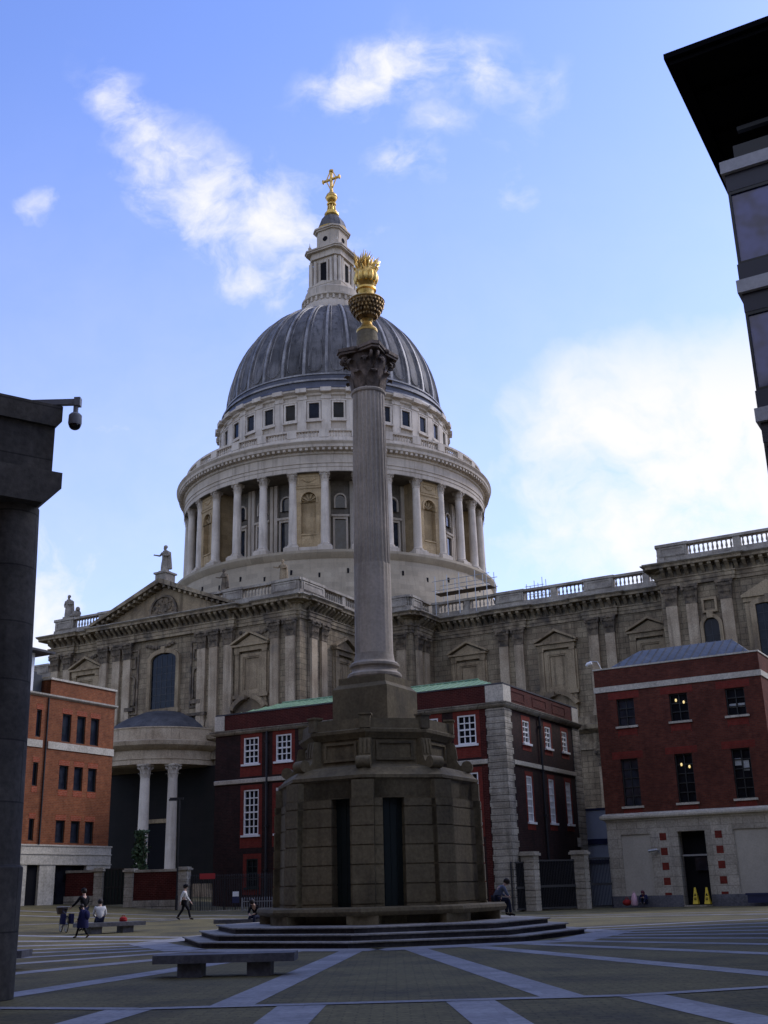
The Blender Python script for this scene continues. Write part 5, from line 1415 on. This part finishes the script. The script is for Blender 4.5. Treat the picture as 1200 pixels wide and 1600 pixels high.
# ---- wet floor signs
for lb, x in (('yellow wet floor sign in the dark doorway, the left one of the two', 5.55), ('yellow wet floor sign in the dark doorway, the right one of the two', 6.42)):
    o = empty('floor_sign', wr(x,-.35 if x > 6 else .1,.16), R(-30.5)); tag(o, lb, 'floor sign')
    m_ = MB()
    for s in (-1,1): m_.add([(-.17,s*.2,0),(.17,s*.2,0),(.05,s*.02,1.0),(-.05,s*.02,1.0),(-.17,s*.17,0),(.17,s*.17,0),(.05,s*.0,1.0),(-.05,s*.0,1.0)], [(0,1,2,3),(4,7,6,5),(0,3,7,4),(1,5,6,2),(0,4,5,1),(3,2,6,7)])
    m_.build('board', M['yellow'], o)
    m_ = MB(); m_.prism_y([(-.07,.5),(.07,.5),(0,.66)], -.135, -.11); m_.box(-.08,.08,-.185,-.16,.25,.29); m_.box(-.08,.08,-.17,-.15,.34,.38); m_.build('black_mark', M['black'], o)

# ================================================================== PEOPLE
def at(x, y): return (x, y, gz(x,y))
J = stand(.36, .22); J['face'] = (0,1,0)
person('person walking in white shirt and black waistcoat with black trousers', at(-10.9,61.5), R(-90), J, 'whitecloth', 'black', 'hairdark', cap=True, vest='black')
J = stand(.05, .1); J.update(elL=(-.30,.16,1.16), wrL=(-.34,.42,1.0), elR=(.28,.14,1.16), wrR=(.30,.42,1.0), face=(0,1,0), head=(0,.06,1.60))
person('person in dark jacket and jeans standing with a bicycle', at(-13.35,51.0), R(48), J, 'black', 'denim', 'hairdark', cap=True)
J = stand(.40, .15); J.update(head=(0,.10,1.58), face=(0,1,-.1))
ch = person('small child in dark blue coat striding towards the bicycle', at(-11.95,45.6), R(80), J, 'navycloth', 'black', 'hairdark', k=.72)
q = MB(); q.lathe([(.30,.52),(.31,.7),(.27,1.0),(.22,1.3),(.14,1.45)], 16); q.ball((0,-.2,1.15), (.2,.16,.26), 12, 8); q.build('coat', M['navycloth'], ch, smooth=60)
rzb = R(38)
J = sit(.05, h=.44); J['face'] = (0,1,0)
person('person in white top sitting on the stone bench beside a red bag', (-12.2,49.2,gz(-12.2,49.2)), R(20), J, 'whitecloth', 'denim', 'hairdark')
q = MB(); q.lathe([(.15,0),(.17,.05),(.15,.14),(.07,.19)], 14); q.torus((0,0,.19), .06, .012, 'y', 14, 6); q.build('bag', M['redcloth'], None, (-11.35,49.75,gz(-11.35,49.7)+.43)); tag(bpy.context.scene.objects['bag'], 'red bag standing on the stone bench', 'bag')
J = sit(.42, h=.44); J['face'] = (0,.7,-.7)
person('person in black clothes stooping forward on the bench by the steps', (-5.75,50.2,gz(-5.75,50.2)), R(150), J, 'black', 'denim', 'hairdark')
J = sit(.42, h=.49); J['face'] = (0,.8,-.6)
person('person in blue grey top sitting at the right end of the column base bench', (3.55,41.6,.56), R(-75), J, 'bluegrey', 'denim', 'hairdark')
J = sit(.3, h=.06)
J.update(kneeL=(-.14,.38,.48), kneeR=(.14,.38,.48), ankL=(-.12,.58,.10), ankR=(.12,.58,.10), toeL=(-.12,.74,.05), toeR=(.12,.74,.05), wrL=(-.1,.45,.42), wrR=(.1,.45,.42), face=(0,1,-.4))
x, y, z = wr(2.35,-.45,0)
person('person with long dark red hair sitting on the ground against the pale wall', (x,y,.17), R(150), J, 'navycloth', 'denim', 'hairred', longhair=True)
x, y, z = wr(1.75,-.75,0)
q = MB(); q.lathe([(.2,0),(.24,.1),(.2,.45),(.13,.65),(.06,.78)], 14); q.torus((0,0,.8), .07, .015, 'y', 12, 6)
o = q.build('bag', M['pink'], None, (x,y,.15)); tag(o, 'pink and white sack on the ground beside the seated person', 'bag')
x, y, z = wr(1.25,-.75,0)
q = MB(); q.ball((0,0,.2), (.3,.2,.2), 12, 8); q.torus((0,0,.38), .12, .02, 'y', 14, 6)
o = q.build('bag', M['redcloth'], None, (x,y,.13)); tag(o, 'small dark red bag on the ground by the pale stone wall', 'bag')
# bicycle
by = empty('bicycle', at(-13.95,50.2), R(118)); tag(by, 'dark bicycle with front basket held by the standing person', 'bicycle')
for x in (-.52,.52):
    q = MB(); q.torus((x,0,.34), .32, .02, 'y', 30, 6); wh = q.build('wheel', M['rubber'], by)
    q = MB(); q.torus((x,0,.34), .295, .01, 'y', 30, 5); q.tube((x,-.05,.34),(x,.05,.34),.03)
    for i in range(14): a = 2*pi*i/14; q.tube((x,0,.34),(x+.295*cos(a),0,.34+.295*sin(a)),.004,n=4)
    q.build('rim', M['steel'], wh)
q = MB(); T = q.tube
T((-.52,.05,.34),(-.08,.03,.30),.012); T((-.52,-.05,.34),(-.08,-.03,.30),.012); T((-.52,.05,.34),(-.2,0,.78),.012); T((-.52,-.05,.34),(-.2,0,.78),.012)
T((-.08,0,.30),(-.22,0,.90),.018); T((-.08,0,.30),(.34,0,.72),.02); T((-.2,0,.78),(.33,0,.84),.018); T((.35,0,.66),(.31,0,1.0),.018); T((.35,0,.66),(.52,.05,.34),.013); T((.35,0,.66),(.52,-.05,.34),.013)
q.torus((-.08,.05,.30), .09, .012, 'y', 18, 5); T((-.08,.06,.30),(.05,.1,.2),.012); q.build('frame', M['navy'], by)
q = MB(); q.tube((.28,-.28,1.02),(.28,.28,1.02),.014); q.tube((.31,0,.98),(.28,0,1.03),.016); q.build('handlebar', M['steel'], by)
q = MB(); q.ball((-.24,0,.94), (.15,.08,.04), 12, 8); q.build('saddle', M['black'], by)
q = MB(); q.add([(.42,-.16,.72),(.66,-.16,.72),(.66,.16,.72),(.42,.16,.72),(.36,-.22,1.0),(.74,-.22,1.0),(.74,.22,1.0),(.36,.22,1.0)], [(0,3,2,1),(0,1,5,4),(1,2,6,5),(2,3,7,6),(3,0,4,7)]); q.ball((.55,0,.95), (.18,.2,.12), 10, 6); q.build('basket', M['bark'], by)
for ya in (-.24,.1): q = MB(); q.box(-.75,-.3,ya,ya+.14,.35,.75); q.build('pannier', M['navycloth'], by)

# ================================================================== SKY, SUN, CAMERA
world = bpy.data.worlds.new('World'); SC.world = world; world.use_nodes = True
nt = world.node_tree; nt.nodes.clear(); Lk = nt.links.new
SUN_EL, SUN_AZ = 38.0, 62.0                                  # azimuth measured from +Y towards +X
out = nt.nodes.new('ShaderNodeOutputWorld'); bg = nt.nodes.new('ShaderNodeBackground'); Lk(bg.outputs[0], out.inputs[0])
sky = nt.nodes.new('ShaderNodeTexSky'); sky.sky_type = 'NISHITA'; sky.sun_disc = False
sky.sun_elevation = R(SUN_EL); sky.sun_rotation = R(SUN_AZ); sky.air_density = 1.0; sky.dust_density = .6; sky.ozone_density = 2.0
tc = nt.nodes.new('ShaderNodeTexCoord'); d = tc.outputs['Generated']
sx = nt.nodes.new('ShaderNodeSeparateXYZ'); Lk(d, sx.inputs[0])
yy = math_(nt, 'MAXIMUM', sx.outputs[1], .08)
ga = math_(nt, 'DIVIDE', sx.outputs[0], yy); gb = math_(nt, 'DIVIDE', sx.outputs[2], yy)
CL = [(-0.252,0.775,0.093,0.027,-0.969,0.75),(-0.171,0.678,0.106,0.051,-0.691,1.0),(-0.111,0.637,0.08,0.064,-1.105,0.9),(-0.192,0.709,0.067,0.032,-0.86,0.9),(-0.071,0.667,0.073,0.046,-0.231,0.55),
 (0.019,0.837,0.089,0.042,0.345,0.95),(0.096,0.839,0.077,0.051,-0.451,0.6),(0.037,0.722,0.041,0.033,-0.337,0.6),(0.136,0.691,0.02,0.059,0.271,0.4),(0.17,0.803,0.041,0.059,-0.032,0.35),(0.065,0.773,0.061,0.029,-0.031,0.4),
 (-0.341,0.675,0.043,0.022,-0.03,0.48),(-0.279,0.834,0.048,0.022,-0.941,0.5),(0.28,0.42,0.119,0.071,0.121,1.1),(0.332,0.34,0.138,0.086,-0.028,1.0),(0.218,0.343,0.12,0.065,-0.028,0.75),(0.12,0.32,0.042,0.025,-0.028,0.8),
 (0.367,0.471,0.086,0.04,0.34,0.7),(0.254,0.468,0.097,0.041,0.253,0.5),(-0.319,0.252,0.035,0.049,-0.027,1.0),(-0.257,0.408,0.093,0.04,-0.028,0.3),(-0.269,0.293,0.072,0.076,-0.027,0.35),(0.082,0.536,0.077,0.058,-0.029,0.2)]
cv = nt.nodes.new('ShaderNodeCombineXYZ'); Lk(ga, cv.inputs[0]); Lk(gb, cv.inputs[1])
wn = N(nt, 'ShaderNodeTexNoise', Scale=9.0, Detail=4); Lk(cv.outputs[0], wn.inputs['Vector'])
wv = N(nt, 'ShaderNodeVectorMath', operation='SUBTRACT'); Lk(wn.outputs['Color'], wv.inputs[0]); wv.inputs[1].default_value = (.5,.5,.5)
ws = N(nt, 'ShaderNodeVectorMath', operation='SCALE'); Lk(wv.outputs[0], ws.inputs[0]); ws.inputs['Scale'].default_value = .09
wa = N(nt, 'ShaderNodeVectorMath', operation='ADD'); Lk(cv.outputs[0], wa.inputs[0]); Lk(ws.outputs[0], wa.inputs[1])
acc = None; soft = None
for a, b, r1, r2, th, wt in CL+[(.30,.36,.17,.15,.3,1.2),(.40,.38,.14,.16,0,1.2)]:
    mp = N(nt, 'ShaderNodeMapping', vector_type='TEXTURE'); mp.inputs['Location'].default_value = (a,b,0); mp.inputs['Rotation'].default_value = (0,0,th); mp.inputs['Scale'].default_value = (r1*(1.9 if b > .55 else 2.3),r2*(1.9 if b > .55 else 2.3),1)
    Lk(wa.outputs[0], mp.inputs[0])
    ln_ = N(nt, 'ShaderNodeVectorMath', operation='LENGTH'); Lk(mp.outputs[0], ln_.inputs[0])
    mr = N(nt, 'ShaderNodeMapRange', interpolation_type='SMOOTHSTEP'); mr.inputs[1].default_value = 1.0; mr.inputs[2].default_value = .0; mr.inputs[4].default_value = wt
    Lk(ln_.outputs['Value'], mr.inputs[0])
    if a > .1 and b < .45 and wt > .7: soft = mr.outputs[0] if soft is None else math_(nt, 'MAXIMUM', soft, mr.outputs[0]); continue
    if b > .55: mr.inputs[4].default_value = wt*.8
    acc = mr.outputs[0] if acc is None else math_(nt, 'MAXIMUM', acc, mr.outputs[0])
n1 = N(nt, 'ShaderNodeTexNoise', Scale=15.0, Detail=10, Roughness=.6); Lk(wa.outputs[0], n1.inputs['Vector'])
nm = N(nt, 'ShaderNodeMapRange'); nm.inputs[1].default_value = .25; nm.inputs[2].default_value = .75; nm.inputs[3].default_value = -.75; nm.inputs[4].default_value = .75; Lk(n1.outputs['Fac'], nm.inputs[0])
wisp = math_(nt, 'MULTIPLY', nm.outputs[0], math_(nt, 'MINIMUM', math_(nt, 'MULTIPLY', acc, 2.2), 1.0))
front = math_(nt, 'MULTIPLY', ramp(nt, math_(nt, 'ADD', acc, math_(nt, 'MULTIPLY', wisp, .85)), .0, 1.25), .96)
hz = N(nt, 'ShaderNodeMapRange', interpolation_type='SMOOTHSTEP'); hz.inputs[1].default_value = .95; hz.inputs[2].default_value = .12; hz.inputs[4].default_value = .34; Lk(gb, hz.inputs[0])   # thin pale veil low in the sky
veil = math_(nt, 'MULTIPLY', hz.outputs[0], math_(nt, 'ADD', math_(nt, 'MULTIPLY', nm.outputs[0], .25), .9))
soft = ramp(nt, math_(nt, 'ADD', math_(nt, 'ADD', soft, acc), math_(nt, 'MULTIPLY', math_(nt, 'MULTIPLY', nm.outputs[0], .7), soft)), .12, 1.55)
front = math_(nt, 'MAXIMUM', math_(nt, 'MAXIMUM', front, math_(nt, 'MULTIPLY', soft, math_(nt, 'MINIMUM', math_(nt, 'MULTIPLY', ramp(nt, gb, .62, .42), 1.0), 1.0))), veil)
isf = ramp(nt, sx.outputs[1], .0, .25)
n2 = N(nt, 'ShaderNodeTexNoise', Scale=2.6, Detail=7, Roughness=.6); Lk(d, n2.inputs['Vector'])
back = ramp(nt, n2.outputs['Fac'], .45, .62)
cl = math_(nt, 'ADD', math_(nt, 'MULTIPLY', front, isf), math_(nt, 'MULTIPLY', back, math_(nt, 'SUBTRACT', 1.0, isf)), True)
SKYK = .144
sk = mixc(nt, 1.0, sky.outputs[0], (1.0*SKYK,1.03*SKYK,1.47*SKYK), 'MULTIPLY')
CLB = .70
fin = mixc(nt, cl, sk, (CLB,CLB*.99,CLB*1.03))
Lk(fin, bg.inputs[0]); bg.inputs[1].default_value = 1.0

sun = bpy.data.lights.new('Sun', 'SUN'); sun.energy = 1.2; sun.angle = R(18); sun.color = (1,.95,.87)
so = bpy.data.objects.new('Sun', sun); COL.objects.link(so)
sd = Vector((sin(R(SUN_AZ))*cos(R(SUN_EL)), cos(R(SUN_AZ))*cos(R(SUN_EL)), sin(R(SUN_EL))))
so.rotation_euler = sd.to_track_quat('Z','Y').to_euler()

cam_d = bpy.data.cameras.new('Camera'); co_ = bpy.data.objects.new('Camera', cam_d); COL.objects.link(co_)
cam_d.sensor_fit = 'VERTICAL'; cam_d.sensor_height = 36.0; cam_d.sensor_width = 27.0; cam_d.lens = 36.0*1750/1600; cam_d.clip_end = 4000; cam_d.clip_start = .1
p_, r_ = R(18.57), R(1.5)
F = Vector((0,cos(p_),sin(p_))); U = Vector((0,-sin(p_),cos(p_))); X = Vector((1,0,0))
Rv = X*cos(r_)-U*sin(r_); Uv = X*sin(r_)+U*cos(r_)
mw = Matrix((( Rv.x,Uv.x,-F.x,0),(Rv.y,Uv.y,-F.y,0),(Rv.z,Uv.z,-F.z,1.6),(0,0,0,1)))
co_.matrix_world = mw
SC.camera = co_
SC.view_settings.view_transform = 'Standard'; SC.view_settings.look = 'None'; SC.view_settings.gamma = 1; SC.view_settings.exposure = .55
SC.view_settings.use_curve_mapping = False
